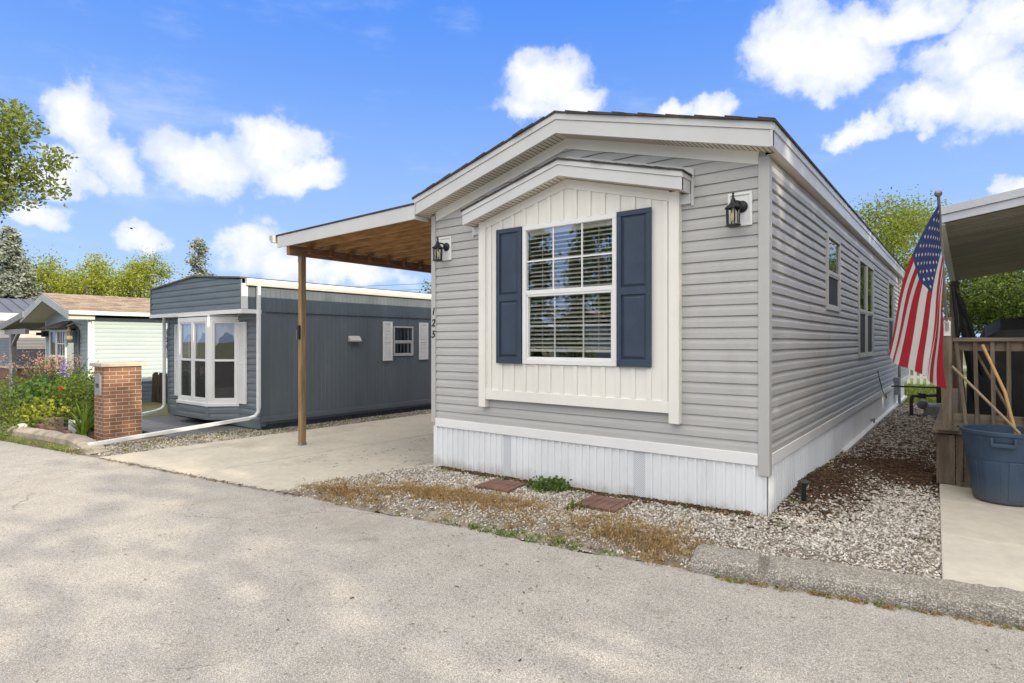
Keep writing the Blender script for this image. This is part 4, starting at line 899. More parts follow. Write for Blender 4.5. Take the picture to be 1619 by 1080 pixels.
# ================================================================== MINT HOME, CHARCOAL HOME
MX, ML, MY = -20.2, -24.4, 6.05
mt = thing('mobile_home', 'pale mint mobile home with brown shingle roof and small gable porch', 'mobile home', (-22.3, 12, gz(-22)))
mb = MB(); lap(mb, 'x', MX, lambda z: (MY, 19), .36, 2.3, expo=.125, d=.015); obj('side_siding', mb, m_mint, mt)
mb = MB(); lap(mb, 'x', MX-.02, lambda z: (MY, 19), -.32, .36, expo=.125, d=.015); obj('skirting', mb, m_slatel, mt)
mc = (MX+ML)/2
m_mintf = M('blue_grey_vinyl', (.30,.36,.38), .5, .05, 1.2)
mb = MB(); lap(mb, 'y', MY, lambda z: (ML, MX) if z < 2.3 else (min(mc-.02, ML+(z-2.3)/.29), max(mc+.02, MX-(z-2.3)/.29)), -.3, 2.9, expo=.125, d=.015, holes=[(-23.15, -21.35, .5, 1.95)]); obj('front_siding', mb, m_mintf, mt)
mb = MB(); mb.box((MX-.02, MY-.02, -.3), (MX+.02, MY+.09, 2.3)); mb.box((ML-.02, MY-.02, -.3), (ML+.05, MY+.09, 2.3)); mb.box((ML, MY, -.3), (ML+.02, 19, 2.3)); obj('corner_post', mb, M('mint_trim', (.68,.75,.73), .5), mt)
m_brsh = brickmat('brown_shingle', (.17,.12,.08), (.36,.27,.19), (.13,.09,.065), .3, .14, .006, roof=True)
def gable_roof(parent, xc, half, ztop, zeave, ya, yb, m, mf, th=.05, fh=.2):
    mb = MB(); f = MB(); so = MB()
    for s in (-1, 1):
        e = xc + s*half
        mb.hexa([(xc, ya, ztop), (e, ya, zeave), (e, yb, zeave), (xc, yb, ztop)], [(xc, ya, ztop+th), (e, ya, zeave+th), (e, yb, zeave+th), (xc, yb, ztop+th)])
        pts = [(e, ya-.02, zeave-fh), (e, ya-.02, zeave+th*.6), (xc, ya-.02, ztop+th*.6), (xc, ya-.02, ztop-fh)]
        if s > 0: pts.reverse()
        f.poly(pts, (0, .03, 0)); so.hexa([(xc, ya+.012, ztop-fh+.01), (e, ya+.012, zeave-fh+.01), (e, ya+.62, zeave-fh+.01), (xc, ya+.62, ztop-fh+.01)], [(xc, ya+.012, ztop-.002), (e, ya+.012, zeave-.002), (e, ya+.62, zeave-.002), (xc, ya+.62, ztop-.002)])
    r = obj('roof', mb, m, parent, fix=True); obj('fascia', f, mf, r, fix=True); obj('soffit', so, m_soff, r, fix=True); return r
gable_roof(mt, mc, 2.4, 3.04, 2.42, 5.45, 19.4, m_brsh, M('grey_fascia', (.40,.40,.41), .5))
mb = MB(); mb.box((MX+.3, 5.43, 2.36), (MX+.41, 19.4, 2.47)); obj('gutter', mb, m_gut, mt, bevel=.01)
mb = MB(); mb.bar((MX+.09, MY-.06, 2.36), (MX+.09, MY-.06, -.2), .09, .07); obj('downspout', mb, m_spout, mt)
# front bay of the mint home
fr = MB(); gl = MB(); zb0, zb1 = .45, 1.95
aframe(fr, 'y', MY-.25, -.03, .02, -23.0, -22.35, zb0, zb1, .05); aframe(fr, 'y', MY-.25, -.03, .02, -22.3, -21.45, zb0, zb1, .06)
for a0, a1 in ((-22.95, -22.4), (-22.24, -21.51)): abox(fr, 'y', MY-.25, -.03, .015, a0, a1, 1.12, 1.18)
for k in (1, 2): a = -22.24 + .73*k/3; abox(fr, 'y', MY-.25, -.01, .005, a-.012, a+.012, 1.18, zb1-.06)
abox(fr, 'y', MY-.25, -.01, .004, -22.24, -21.51, 1.52, 1.545)
wb = obj('window', fr, m_white, mt); gl.sheet([(-22.95, MY-.235, zb0+.05), (-21.5, MY-.235, zb0+.05), (-21.5, MY-.235, zb1-.05), (-22.95, MY-.235, zb1-.05)]); obj('pane', gl, m_glass, wb)
k = MB(); k.box((-23.0, MY+.3, .3), (-21.4, MY+.32, 2.0)); k.box((-23.05, MY-.23, .3), (-23.0, MY+.3, 2.0)); k.box((-21.45, MY-.23, .3), (-21.4, MY+.3, 2.0)); k.box((-23.05, MY-.23, 1.95), (-21.4, MY+.3, 2.0)); k.box((-23.05, MY-.24, .2), (-21.4, MY+.3, .45)); obj('recess', k, m_mintf, wb)
mb = MB(); mb.add([(-23.3, MY-.55, 1.99), (-21.1, MY-.55, 1.99), (-21.1, MY, 1.99), (-23.3, MY, 1.99), (-22.6, MY, 2.25), (-21.8, MY, 2.25)], [(0,1,5,4), (1,2,5), (3,0,4), (0,3,2,1)]); obj('window_hood', mb, m_shing, mt)
for a0, a1 in ((-23.4, -23.1), (-21.35, -21.05)): louvre_shutter(mt, 'y', MY-.02, a0, a1, .45, 1.95, m_slatel)
# porch at its left
mb = MB(); mb.hexa([(-27.2, 5.4, 2.0), (-24.3, 5.4, 2.38), (-24.3, 12, 2.38), (-27.2, 12, 2.0)], [(-27.2, 5.4, 2.2), (-24.3, 5.4, 2.58), (-24.3, 12, 2.58), (-27.2, 12, 2.2)]); mb.box((-27.0, 5.5, 1.85), (-24.42, 5.6, 2.02)); mb.bar((-26.1, 5.55, 1.5), (-25.3, 5.55, 1.95), .09, .09); pr = obj('porch_roof', mb, M('grey_paint', (.24,.235,.23), .6), mt, fix=True)
mb = MB(); mb.box((-26.3, 5.48, -.35), (-26.08, 5.64, 1.86)); obj('porch_post', mb, M('grey_post', (.22,.22,.225), .6), mt)
mb = MB(); mb.lathe([(.0005, .16), (.02, .15), (.03, .1), (.10, .02), (.10, .0), (.075, -.01), (.09, -.2), (.05, -.25), (.0005, -.25)], (-21.0, MY-.3, 1.88), 6); mb.tube([(-20.85, MY-.05, 2.1), (-20.9, MY-.2, 2.15), (-21, MY-.35, 2.05)], .02, 6); obj('wall_lantern', mb, M('tan_lantern', (.35,.29,.22), .5), mt)
mb = MB(); mb.box((-24.15, MY-.2, 1.75), (-24.0, MY-.05, 1.95)); mb.box((-24.3, MY-.3, 1.8), (-24.15, MY-.1, 1.9)); obj('flood_lamp', mb, m_black, mt)
ch = thing('mobile_home', 'charcoal and cream mobile home with dark ribbed metal roof', 'mobile home', (-31.5, 14, gz(-30)))
mb = MB(); lap(mb, 'x', -29.2, lambda z: (6.2, 24), .62, 1.75, expo=.125, d=.015); lap(mb, 'y', 6.2, lambda z: (-34, -29.2), .62, 1.75, expo=.125, d=.015); obj('lower_siding', mb, m_grsid, ch)
mb = MB(); lap(mb, 'x', -29.2, lambda z: (6.2, 24), 1.75, 2.5, expo=.125, d=.015); lap(mb, 'y', 6.2, lambda z: (-34, -29.2), 1.75, 2.5, expo=.125, d=.015); obj('upper_siding', mb, M('cream_siding', (.62,.56,.5), .5), ch)
mb = MB(); mb.box((-34.1, 6.1, -.5), (-29.1, 24, .56)); obj('brick_base', mb, m_brickg, ch); mb = MB(); mb.box((-34.15, 6.05, .56), (-29.05, 24, .62)); obj('base_cap', mb, m_cap, ch)
r = gable_roof(ch, -31.6, 2.75, 3.35, 2.66, 5.6, 24.5, m_roofm, m_white, .04, .2); mb = MB()
y = 5.7
while y < 24.4:
    mb.hexa([(-31.6, y, 3.392), (-28.85, y, 2.702), (-28.85, y+.03, 2.702), (-31.6, y+.03, 3.392)], [(-31.6, y, 3.43), (-28.85, y, 2.74), (-28.85, y+.03, 2.74), (-31.6, y+.03, 3.43)]); y += .42
obj('roof_seam', mb, m_roofm, ch); mb = MB(); mb.box((-28.9, 5.6, 2.4), (-28.78, 24.5, 2.68)); obj('gutter', mb, m_white, ch)

# ================================================================== PILLAR, FENCES
pl = thing('brick_pillar', 'square red brick pillar with stone cap at the left road edge', 'pillar', (-11.9, 4.05, gz(-12)))
px0, px1, py0, py1 = -12.23, -11.75, 3.72, 4.3; zb = gz(-12)
mb = MB(); mb.box((px0, py0, zb-.05), (px1, py1, 1.16)); obj('shaft', mb, m_brick, pl)
mb = MB(); mb.box((px0-.06, py0-.06, 1.162), (px1+.06, py1+.06, 1.225)); obj('cap', mb, m_cap, pl, bevel=.008)
mb = MB(); mb.box((px0+.12, py0-.03, .66), (px0+.36, py0-.001, 1.0)); mb.poly([(px0+.12, py0-.03, 1.0), (px0+.36, py0-.03, 1.0), (px0+.24, py0-.03, 1.06)], (0, .029, 0)); pq = obj('number_plaque', mb, M('pewter', (.28,.28,.29), .5), pl, bevel=.004)
text_mesh('124', .1, (px0+.24, py0-.032, .8), 'y', m_black, pq, 'plaque_number')
mb = MB(); rr = random.Random(4)
y0_, y1_ = 6.6, 6.75
for k in range(150):
    x = -19.9 + 4.9*k/150; h = .62 + rr.uniform(-.05, .05); mb.tube([(x, 7.6 + rr.uniform(-.04, .04), -.35), (x + rr.uniform(-.03, .03), 7.6, h)], rr.uniform(.014, .026), 5)
mb.box((-19.9, 7.64, -.35), (-15.0, 7.66, .55)); tag(obj('reed_fence', mb, m_reed, origin=(-17.4, 7.62, -.3)), 'dark brushwood reed fence between mint and slate homes', 'fence')
pf = thing('picket_fence', 'white picket fence at the far end of the side yard', 'fence', (-.8, 27, 0)); mb = MB()
for k in range(46): x = -6 + k*.2; mb.poly([(x, 27, -.02), (x+.1, 27, -.02), (x+.1, 27, .85), (x+.05, 27, .95), (x, 27, .85)], (0, .025, 0))
obj('picket', mb, m_white, pf); mb = MB(); mb.box((-6.1, 27.026, .2), (3.3, 27.07, .3)); mb.box((-6.1, 27.026, .62), (3.3, 27.07, .72)); obj('fence_rail', mb, m_white, pf)

# ================================================================== RIGHT SIDE: awning, deck, flag, bin
aw = thing('awning', 'ribbed metal patio awning sloping over the timber deck', 'awning', (2.4, 11.5, .0))
AX0, AX1, AY0, AY1 = -.21, 5.2, 7.69, 15.2
def az_(x): return 2.847 + (x-AX0)*.15
mb = MB(); pitch = .11; y = AY0 + .02
vs = []; prof_ = []
while y < AY1:
    for dy, dz in ((0, 0), (pitch*.55, 0), (pitch*.6, .022), (pitch*.95, .022)): prof_.append((y+dy, dz))
    y += pitch
for yy, dz in prof_: vs += [(AX0+.02, yy, az_(AX0)+dz), (AX1, yy, az_(AX1)+dz)]
mb.add(vs, [(2*i, 2*i+1, 2*i+3, 2*i+2) for i in range(len(prof_)-1)]); obj('roof_panel', mb, m_awn, aw)
mb = MB(); mb.hexa([(AX0, AY0-.02, az_(AX0)+.04), (AX1, AY0-.02, az_(AX1)+.04), (AX1, AY1, az_(AX1)+.04), (AX0, AY1, az_(AX0)+.04)], [(AX0, AY0-.02, az_(AX0)+.06), (AX1, AY0-.02, az_(AX1)+.06), (AX1, AY1, az_(AX1)+.06), (AX0, AY1, az_(AX0)+.06)]); obj('roof_top', mb, m_awnf, aw)
mb = MB(); xa = AX0-.055
for d0, q0, q1 in ((0, 0, .083), (.02, .0845, .168)):
    mb.hexa([(xa, AY0-.03-d0, az_(xa)+q0), (AX1, AY0-.03-d0, az_(AX1)+q0), (AX1, AY0, az_(AX1)+q0), (xa, AY0, az_(xa)+q0)], [(xa, AY0-.03-d0, az_(xa)+q1), (AX1, AY0-.03-d0, az_(AX1)+q1), (AX1, AY0, az_(AX1)+q1), (xa, AY0, az_(xa)+q1)])
obj('front_fascia', mb, m_awnf, aw, bevel=.003)
mb = MB(); mb.box((AX0-.055, AY0+.001, az_(AX0)-.02), (AX0+.03, AY1, az_(AX0)-.004)); mb.box((AX0-.055, AY0+.001, az_(AX0)-.003), (AX0-.02, AY1, az_(AX0)+.12)); obj('edge_channel', mb, m_white, aw)
mb = MB(); mb.box((-.28, AY1-.14, .652), (-.12, AY1, 2.8)); obj('post', mb, m_deckw, aw, bevel=.006)
mb = MB(); mb.box((-.29, AY1-.3, 2.765), (-.11, AY1+.02, 2.82)); obj('post_cap', mb, m_deckw, aw)
for ax_ in (2.4, 5.0): mb = MB(); mb.box((ax_, AY1-.14, .652), (ax_+.14, AY1, az_(ax_)+.0)); obj('post', mb, m_deckw, aw)
dk2 = thing('deck', 'weathered timber deck with slanting baluster railing behind the blue bin', 'deck', (1.3, 9.4, 0))
mb = MB(); x = -.24; rr = random.Random(9)
while x < 3:
    w = rr.choice((.07, .10, .14, .15)); mb.box((x, 7.9 + rr.uniform(0, .008), .06 + rr.uniform(0, .02)), (x+w-.006, 7.925, .60 + rr.uniform(-.008, .008))); x += w
y = 7.93
while y < 15.4:
    mb.box((-.262, y, .02), (-.238, y+.135, .60)); y += .14
obj('skirt_board', mb, m_deckw, dk2, bevel=.003)
mb = MB(); y = 7.84
while y < 15.4: mb.box((-.3, y, .612), (5.3, y+.134, .65)); y += .14
obj('deck_floor', mb, m_deckh, dk2, bevel=.004)
mb = MB(); mb.box((-.24, 7.80, .652), (-.06, 7.86, .68)); mb.box((-.08, 7.86, .04), (.25, 7.90, .10)); obj('loose_board', mb, m_deckw, dk2)
mb = MB(); mb.box((-.212, 7.846, .652), (-.122, 7.936, 1.86)); obj('corner_post', mb, m_deckw, dk2, bevel=.006)
mb = MB(); mb.box((-.12, 7.84, 1.60), (3, 7.98, 1.64)); obj('top_rail', mb, m_deckh, dk2, bevel=.005)
mb = MB(); mb.box((-.118, 7.90, 1.50), (3, 7.94, 1.598)); obj('upper_rail', mb, m_deckh, dk2, bevel=.004)
mb = MB(); mb.box((-.118, 7.90, .70), (3, 7.94, .83)); obj('lower_rail', mb, m_deckh, dk2, bevel=.004)
for i, x in enumerate([-.09, .07, .21, .34, .48, .62, .76, .9, 1.05, 1.2, 1.35]):
    dx = (.09, .02, .015, .005)[i] if i < 4 else .0
    mb = MB(); mb.bar((x, 7.88, 1.6), (x+dx, 7.88, .69), .036, .036, (0,1,0)); obj('baluster', mb, m_deckw, dk2, bevel=.003)
mb = MB(); mb.box((-.12, 8.0, 1.60), (-.0, 11, 1.64)); 
for k in range(12): mb.bar((-.06, 8.2+k*.22, 1.6), (-.06, 8.2+k*.22, .65), .036, .036)
sr = obj('side_railing', mb, m_deckw, dk2)
# grill under a black cover
gr = MB(); rr = random.Random(3)
P0 = [(-.02, .655), (.0, 1.3), (.06, 1.55), (.1, 1.62), (.14, 1.78), (.28, 1.86), (.5, 1.88), (.72, 1.80), (.84, 1.72), (.86, 1.66), (1.2, 1.66), (1.24, 1.55), (1.26, .655)]
n = len(P0)
for j, yy in enumerate(np.linspace(8.55, 9.2, 7)):
    sh_ = 1 - .12*abs(j-3)/3
    for x, z in P0: gr.v.append((.02 + x + rr.uniform(-.012, .012), yy + rr.uniform(-.02, .02), .65 + (z-.65)*(sh_ if z > 1 else 1) + rr.uniform(-.01, .01)*(z > .8)))
for j in range(6):
    for i in range(n-1): gr.f.append((j*n+i, j*n+i+1, (j+1)*n+i+1, (j+1)*n+i))
gr.f += [tuple(range(n)), tuple(range(7*n-1, 6*n-1, -1))]
tag(obj('covered_grill', gr, m_cover, origin=(.6, 8.9, .65), sm=False, fix=True), 'barbecue grill under a black cover behind the deck railing', 'grill')
mb = MB(); mb.box((-.0, 10.0, .65), (2.6, 10.5, 1.5)); mb.box((.1, 9.4, .65), (.6, 9.9, 1.45)); tag(obj('storage_box', mb, m_cover, origin=(1.3, 10.2, .65), bevel=.03), 'low black storage bench at the back of the deck', 'storage box')
fu = MB(); fu.tube([(.0, 8.35, .66), (-.06, 8.25, 1.4), (-.12, 8.15, 2.2)], .018, 8); fu.tube([(.12, 8.6, .66), (.02, 8.45, 1.5), (-.08, 8.3, 2.15)], [.02, .05, .02], 8); fu.tube([(.25, 8.7, .66), (.08, 8.5, 1.55), (-.05, 8.35, 2.1)], [.02, .03, .015], 8)
fu.bar((-.11, 8.15, 2.2), (.06, 8.5, 1.6), .015, .015)
tag(obj('folded_umbrella', fu, m_cover, origin=(.1, 8.5, .66)), 'folded black patio umbrella leaning on the deck corner post', 'umbrella')
# trash bin
tb = thing('trash_bin', 'large round blue plastic trash bin on the concrete pad', 'trash bin', (.29, 7.44, .055))
c = (.29, 7.44, .055); mb = MB(); mb.lathe([(.0005, .012), (.235, .012), (.245, .03), (.25, .08), (.292, .42), (.298, .425), (.322, .6), (.326, .606), (.332, .655), (.35, .66), (.352, .69), (.34, .697), (.318, .69), (.31, .6), (.24, .06), (.0005, .05)], c, 48)
body = obj('bin_body', mb, m_bin, tb, sm=False, fix=True); mb = MB()
dirc = math.atan2(-7.46, -.24)
for dd in (-1.9, -1.05, -.35, .35, 1.05, 1.9):                      # raised vertical panels
    a = dirc + dd; wdt = .24
    vs = []
    for i in range(5):
        aa = a - wdt + 2*wdt*i/4
        for z, r in ((.05, .252), (.41, .296)): vs.append((c[0]+r*math.cos(aa), c[1]+r*math.sin(aa), c[2]+z)); 
    for i in range(5):
        aa = a - wdt + 2*wdt*i/4
        for z, r in ((.045, .243), (.415, .29)): vs.append((c[0]+r*math.cos(aa), c[1]+r*math.sin(aa), c[2]+z))
    fs = [(2*i, 2*i+2, 2*i+3, 2*i+1) for i in range(4)] + [(2*i+1, 2*i+3, 10+2*i+3, 10+2*i+1) for i in range(4)] + [(2*i, 10+2*i, 10+2*i+2, 2*i+2) for i in range(4)] + [(0,1,11,10), (8,18,19,9)]
    mb.add(vs, fs)
obj('bin_panel', mb, m_bin, tb, bevel=.004)
for s in (0, 3.14159):
    a = dirc + s - .02; mb = MB(); t = Vector((-math.sin(a), math.cos(a), 0)); o = Vector((math.cos(a), math.sin(a), 0)); C = Vector(c)
    q = [C + o*.335 + t*w + Vector((0,0,z)) for w, z in ((-.085, .645), (-.085, .575), (.085, .575), (.085, .645))]
    for p_, q_ in zip(q, q[1:]): mb.bar(p_ + o*.012, q_ + o*.012, .022, .035)
    mb.bar(q[1] + o*.012, q[2] + o*.012, .03, .03); obj('handle', mb, m_bin, tb, bevel=.004)
mb = MB(); mb.tube([(.13, 7.78, 1.565), (.30, 7.60, 1.10), (.46, 7.42, .30)], .0145, 10); tag(obj('broom_handle', mb, m_stick, origin=(.46, 7.42, .3)), 'smooth golden broom handle leaning steeply on the deck railing', 'broom handle')
mb = MB(); mb.tube([(-.12, 7.79, 1.335), (.40, 7.48, .72), (.44, 7.45, .60)], .0135, 8); tag(obj('wooden_stick', mb, m_stickg, origin=(.44, 7.45, .6)), 'grey worn wooden stick slanting from the post into the blue bin', 'stick')
mb = MB(); mb.tube([(.05, 8.12, 1.55), (.34, 8.3, .9), (.42, 8.35, .66)], .013, 8); tag(obj('wooden_stick', mb, m_stickg, origin=(.42, 8.35, .66)), 'dark wooden stick standing behind the balusters of the deck', 'stick')
# flag
fl = thing('flag', 'stars and stripes flag hanging from a pole on the deck post', 'flag', (-.14, 7.80, 1.74))
A = Vector((-.19, 6.17, 2.84)); B = Vector((-.165, 7.815, 1.74))
mb = MB(); mb.tube([B, A], .0125, 10); obj('flag_pole', mb, M('pole_metal', (.28,.26,.25), .45, .2), fl)
mb = MB(); mb.ball(A + (A-B).normalized()*.022, .029, 10); obj('finial', mb, M('pewter_ball', (.22,.20,.185), .35, .15, metal=.6), fl, sm=True)
mb = MB(); mb.tube([B + (B-A).normalized()*.03, B + (A-B).normalized()*.14], .02, 8); mb.box((B.x-.03, 7.832, B.z-.08), (B.x+.03, 7.845, B.z+.08)); obj('bracket', mb, m_white, fl)
NU, NV = 90, 110; UVc = []; Vt = []
H0 = A + (B-A)*.05; H1 = A + (B-A)*.60
E0 = Vector((-.60, 6.32, 1.485)); E1 = Vector((-.165, 7.42, 1.115))
def flag_pt(u, v):
    h = H0.lerp(H1, u); e = E0.lerp(E1, u)
    p = h.lerp(e, v**1.08)
    t = Vector((.8, .6, 0)); n = Vector((.6, -.8, 0))       # across the view and towards the road
    bulge = math.sin(math.pi*min(1, v)) * .075 * (1-u)**1.5
    p = p - t*bulge + Vector((0, 0, 1))*(.05*math.sin(math.pi*v)*(1-u))
    fold = math.sin(u*10.5 + .6 + 1.1*v) * (.008 + .06*v) + .016*math.sin(u*29 + 3*v)*v + .02*math.sin(u*7 - 5*v)*v*(1-v)
    return p + n*fold + t*(.020*math.cos(u*10.5 + .6 + 1.1*v)*v*(1-.4*v) + .012*math.sin(v*9 + u*4)*v)
for j in range(NV+1):
    for i in range(NU+1): Vt.append(tuple(flag_pt(i/NU, j/NV)))
F_ = [(j*(NU+1)+i, j*(NU+1)+i+1, (j+1)*(NU+1)+i+1, (j+1)*(NU+1)+i) for j in range(NV) for i in range(NU)]
me = bpy.data.meshes.new('cloth'); me.from_pydata(Vt, [], F_); uv = me.uv_layers.new(name='UVMap')
for lp_ in me.loops: i = lp_.vertex_index; uv.data[lp_.index].uv = ((i // (NU+1))/NV, (i % (NU+1))/NU)
me.update(); cl = link('cloth', me, m_flag, fl, smooth_=True)
for r_ in range(9):
    for c_ in range(6 if r_ % 2 == 0 else 5):
        uu = (r_+1)/10*7/13; vv = ((2*c_+1 if r_ % 2 == 0 else 2*c_+2)/12)*.4
        st = MB()
        for side in (1, -1):
            ring = []
            for q in range(10):
                a = math.pi/2 + q*math.pi/5; rad = .0205 if q % 2 == 0 else .0085
                U = uu + rad*math.sin(a)/.92; Vv = vv + rad*math.cos(a)/1.5
                p = flag_pt(U, Vv); d1 = flag_pt(U+.01, Vv) - p; d2 = flag_pt(U, Vv+.01) - p; nn = d1.cross(d2).normalized(); ring.append(p + nn*.0035*side)
            cpt = sum(ring, Vector())/10; o_ = len(st.v); st.v += [tuple(x) for x in ring] + [tuple(cpt)]; st.f += [(o_+10, o_+q, o_+(q+1) % 10) for q in range(10)]
        obj('star', st, m_star, cl)
# path light, gas meter, pavers
plt = thing('path_light', 'short black bollard path light stuck in gravel beside white skirting', 'garden light', (-1.2, 6.0, .06)); bz = bed_z(-1.2, 6.0)
mb = MB(); mb.tube([(-1.2, 6.0, bz-.05), (-1.2, 6.0, bz+.17)], .022, 10); obj('stake', mb, m_black, plt); mb = MB(); mb.lathe([(.0005, .205), (.04, .20), (.055, .19), (.052, .178), (.02, .165), (.02, .15)], (-1.2, 6.0, bz), 14); obj('cap', mb, M('rusty_cap', (.06,.05,.045), .7), plt)
gm = thing('gas_meter', 'grey gas meter on rusty pipes in the side yard', 'gas meter', (-.62, 15.0, 0))
mb = MB(); mb.tube([(-.9, 14.6, -.02), (-.9, 14.6, .40), (-.88, 14.65, .48)], .034, 8); mb.tube([(-.9, 14.6, .48), (-.45, 14.8, .50)], .028, 8); mb.tube([(-.45, 14.8, .78), (-.45, 14.8, .35)], .04, 8); mb.tube([(-1.3, 15.3, .62), (-.45, 14.8, .66)], .018, 8); mb.tube([(-.72, 14.65, .44), (-.72, 14.65, .54)], .07, 8); obj('pipe', mb, m_rust, gm)
mb = MB(); mb.box((-.7, 14.75, .02), (-.25, 15.05, .32)); mb.ball((-.2, 14.8, .25), .13, 8); mb.ball((-.72, 14.8, .3), .1, 8); obj('meter_body', mb, m_steel, gm, bevel=.05)
def paver(x, y, rot, label):
    b = MB(); c_, s_ = math.cos(rot), math.sin(rot)
    z = bed_z(x, y) - .01; rr = random.Random(int(x*100))
    nx = 6
    for i in range(nx):
        for j in range(1):
            a0, a1 = -.21 + .42*i/nx + .002, -.21 + .42*(i+1)/nx - .002
            q = [(a0, -.2), (a1, -.2), (a1, .2), (a0, .2)]; h_ = .045 + rr.uniform(-.002, .002)
            b.hexa([(x + c_*u - s_*v, y + s_*u + c_*v, z) for u, v in q], [(x + c_*u - s_*v, y + s_*u + c_*v, z + h_) for u, v in q])
    return tag(obj('paver', b, m_paver, origin=(x, y, z), bevel=.005), label, 'paver', 'red pavers on the gravel')
paver(-4.02, 5.0, .12, 'dark red ridged paver nearest the driveway, left of the green weed clump'); paver(-2.74, 4.98, .05, 'dark red ridged paver between the weed clump and the right house corner')
# far lawn
struct(obj('lawn', grid_mesh('lawn', -8, 14, 17.6, 45, 30, 30, lambda x, y: -.004 + .01*math.sin(x)*math.sin(y), None), M('turf', (.09,.13,.03), .95, .3, 2, bump=.8, bscale=90, col2=(.14,.14,.04)), sm=True))

# ================================================================== PLANTS
def leaves(centers, spread, size, n, rng, var0, flat=0, out=None):
    """leaf shaped quads scattered round cluster centres"""
    C_ = centers[rng.integers(0, len(centers), n)]; P_ = C_ + rng.normal(0, 1, (n, 3))*spread
    d = rng.normal(0, 1, (n, 3)); d[:, 2] *= (1-flat); d[:, 2] -= .25; d /= np.linalg.norm(d, axis=1)[:, None]
    q = rng.normal(0, 1, (n, 3)); q -= d*(q*d).sum(1)[:, None]; q /= np.linalg.norm(q, axis=1)[:, None]; nn = np.cross(d, q)
    s = size*rng.uniform(.6, 1.3, n)[:, None]
    V = np.stack([P_, P_ + d*s*.5 + q*s*.32 + nn*s*.08, P_ + d*s, P_ + d*s*.5 - q*s*.32 + nn*s*.08], 1)
    F = np.arange(n*4).reshape(n, 4); var = np.clip(var0 + rng.normal(0, .22, n), 0, 1)
    return V.reshape(-1, 3), F, np.repeat(var, 4)
def broadleaf(name, label, base, H, rad, trunk_h, seed, lm, leaf=.13, n=14000, nc=150, cat='tree', group=None, clusters=None, cs=.32, lean=(0,0), squash=.85):
    rng = np.random.default_rng(seed); root = thing(name, label, cat, base, group); b = Vector(base)
    cz_ = trunk_h + (H - trunk_h)*.5; rz_ = (H - trunk_h)*.5
    if clusters is None:
        C_ = []
        while len(C_) < nc:
            p = rng.normal(0, 1, 3); p /= np.linalg.norm(p); r = rng.uniform(.45, 1.0)**.6; lump = 1 + .22*math.sin(3*math.atan2(p[1], p[0]) + seed) + .15*math.sin(5*p[2] + seed*2)
            q = p*r*lump*np.array([rad, rad, rz_]) 
            if q[2] < -rz_*.75: continue
            C_.append(q + np.array([lean[0], lean[1], cz_]))
        C_ = np.array(C_)
    else: C_ = np.array(clusters)
    mb = MB(); mb.tube([b, b + Vector((lean[0]*.1, lean[1]*.1, trunk_h*.6)), b + Vector((lean[0]*.4, lean[1]*.4, trunk_h*1.15)), b + Vector((lean[0]*.8, lean[1]*.8, cz_ + rz_*.35))], [rad*.085, rad*.065, rad*.05, rad*.015], 9)
    pick = rng.permutation(len(C_))[:34]
    for i in pick:
        t = Vector(C_[i]); s0 = Vector((lean[0]*.4, lean[1]*.4, trunk_h*rng.uniform(.8, 1.3))); mid = s0.lerp(t, .5) + Vector((0, 0, -.1*rad*rng.uniform(0, 1)))
        mb.tube([b + s0, b + mid, b + t], [rad*.03, rad*.017, rad*.005], 5)
    obj('trunk', mb, m_bark, root, sm=True)
    V, F, var = leaves(C_ + np.array(base), rad*cs*.5, leaf, n, rng, .5, .2)
    place('crown', np_mesh('crown', V, F, var, lm), root); return root
def spruce(name, label, base, H, rad, seed, lm, leaf=.16, n=9000, group=None, droop=.3):
    rng = np.random.default_rng(seed); root = thing(name, label, 'tree', base, group); b = Vector(base); mb = MB(); mb.tube([b, b + Vector((0,0,H*.5)), b + Vector((0,0,H))], [rad*.09, rad*.05, .01], 8)
    C_ = []; w = []
    for k in range(int(H*26)):
        t = rng.uniform(.03, 1)**.85; z = H*t; r = rad*(1-t)**.8*rng.uniform(.75, 1.1) + .12; a = rng.uniform(0, 2*np.pi)
        tip = np.array([r*math.cos(a), r*math.sin(a), z - droop*r])
        if k % 3 == 0: mb.tube([b + Vector((0,0,z)), b + Vector(tip)], [.035, .008], 4)
        m_ = max(3, int(r*9))
        for q in range(m_): f_ = (q+1)/m_; C_.append(np.array([0,0,z])*(1-f_) + tip*f_ + np.array([0, 0, .08*r*math.sin(f_*3)]))
    obj('trunk', mb, m_bark, root, sm=True)
    V, F, var = leaves(np.array(C_) + np.array(base), np.array([.1, .1, .05])*max(1, rad*.35), leaf, n, rng, .5, .5); place('crown', np_mesh('crown', V, F, var, lm), root); return root
streaks(m_bin, (5,5,1.2), 2.5, .55, .8, (.10,.13,.165), .4); splash(m_bin, -.05, .25, (.14,.13,.115), .5)
lm_yg = leafmat('yellow_green_leaf', (.13,.165,.02), (.42,.45,.07)); lm_g = leafmat('green_leaf', (.05,.09,.02), (.2,.27,.06)); lm_dk = leafmat('deep_green_leaf', (.022,.045,.012), (.08,.13,.03))
lm_mp = leafmat('maple_leaf', (.075,.11,.025), (.28,.32,.085)); lm_sp = leafmat('blue_spruce_needle', (.12,.145,.115), (.38,.41,.34), .1, .7)
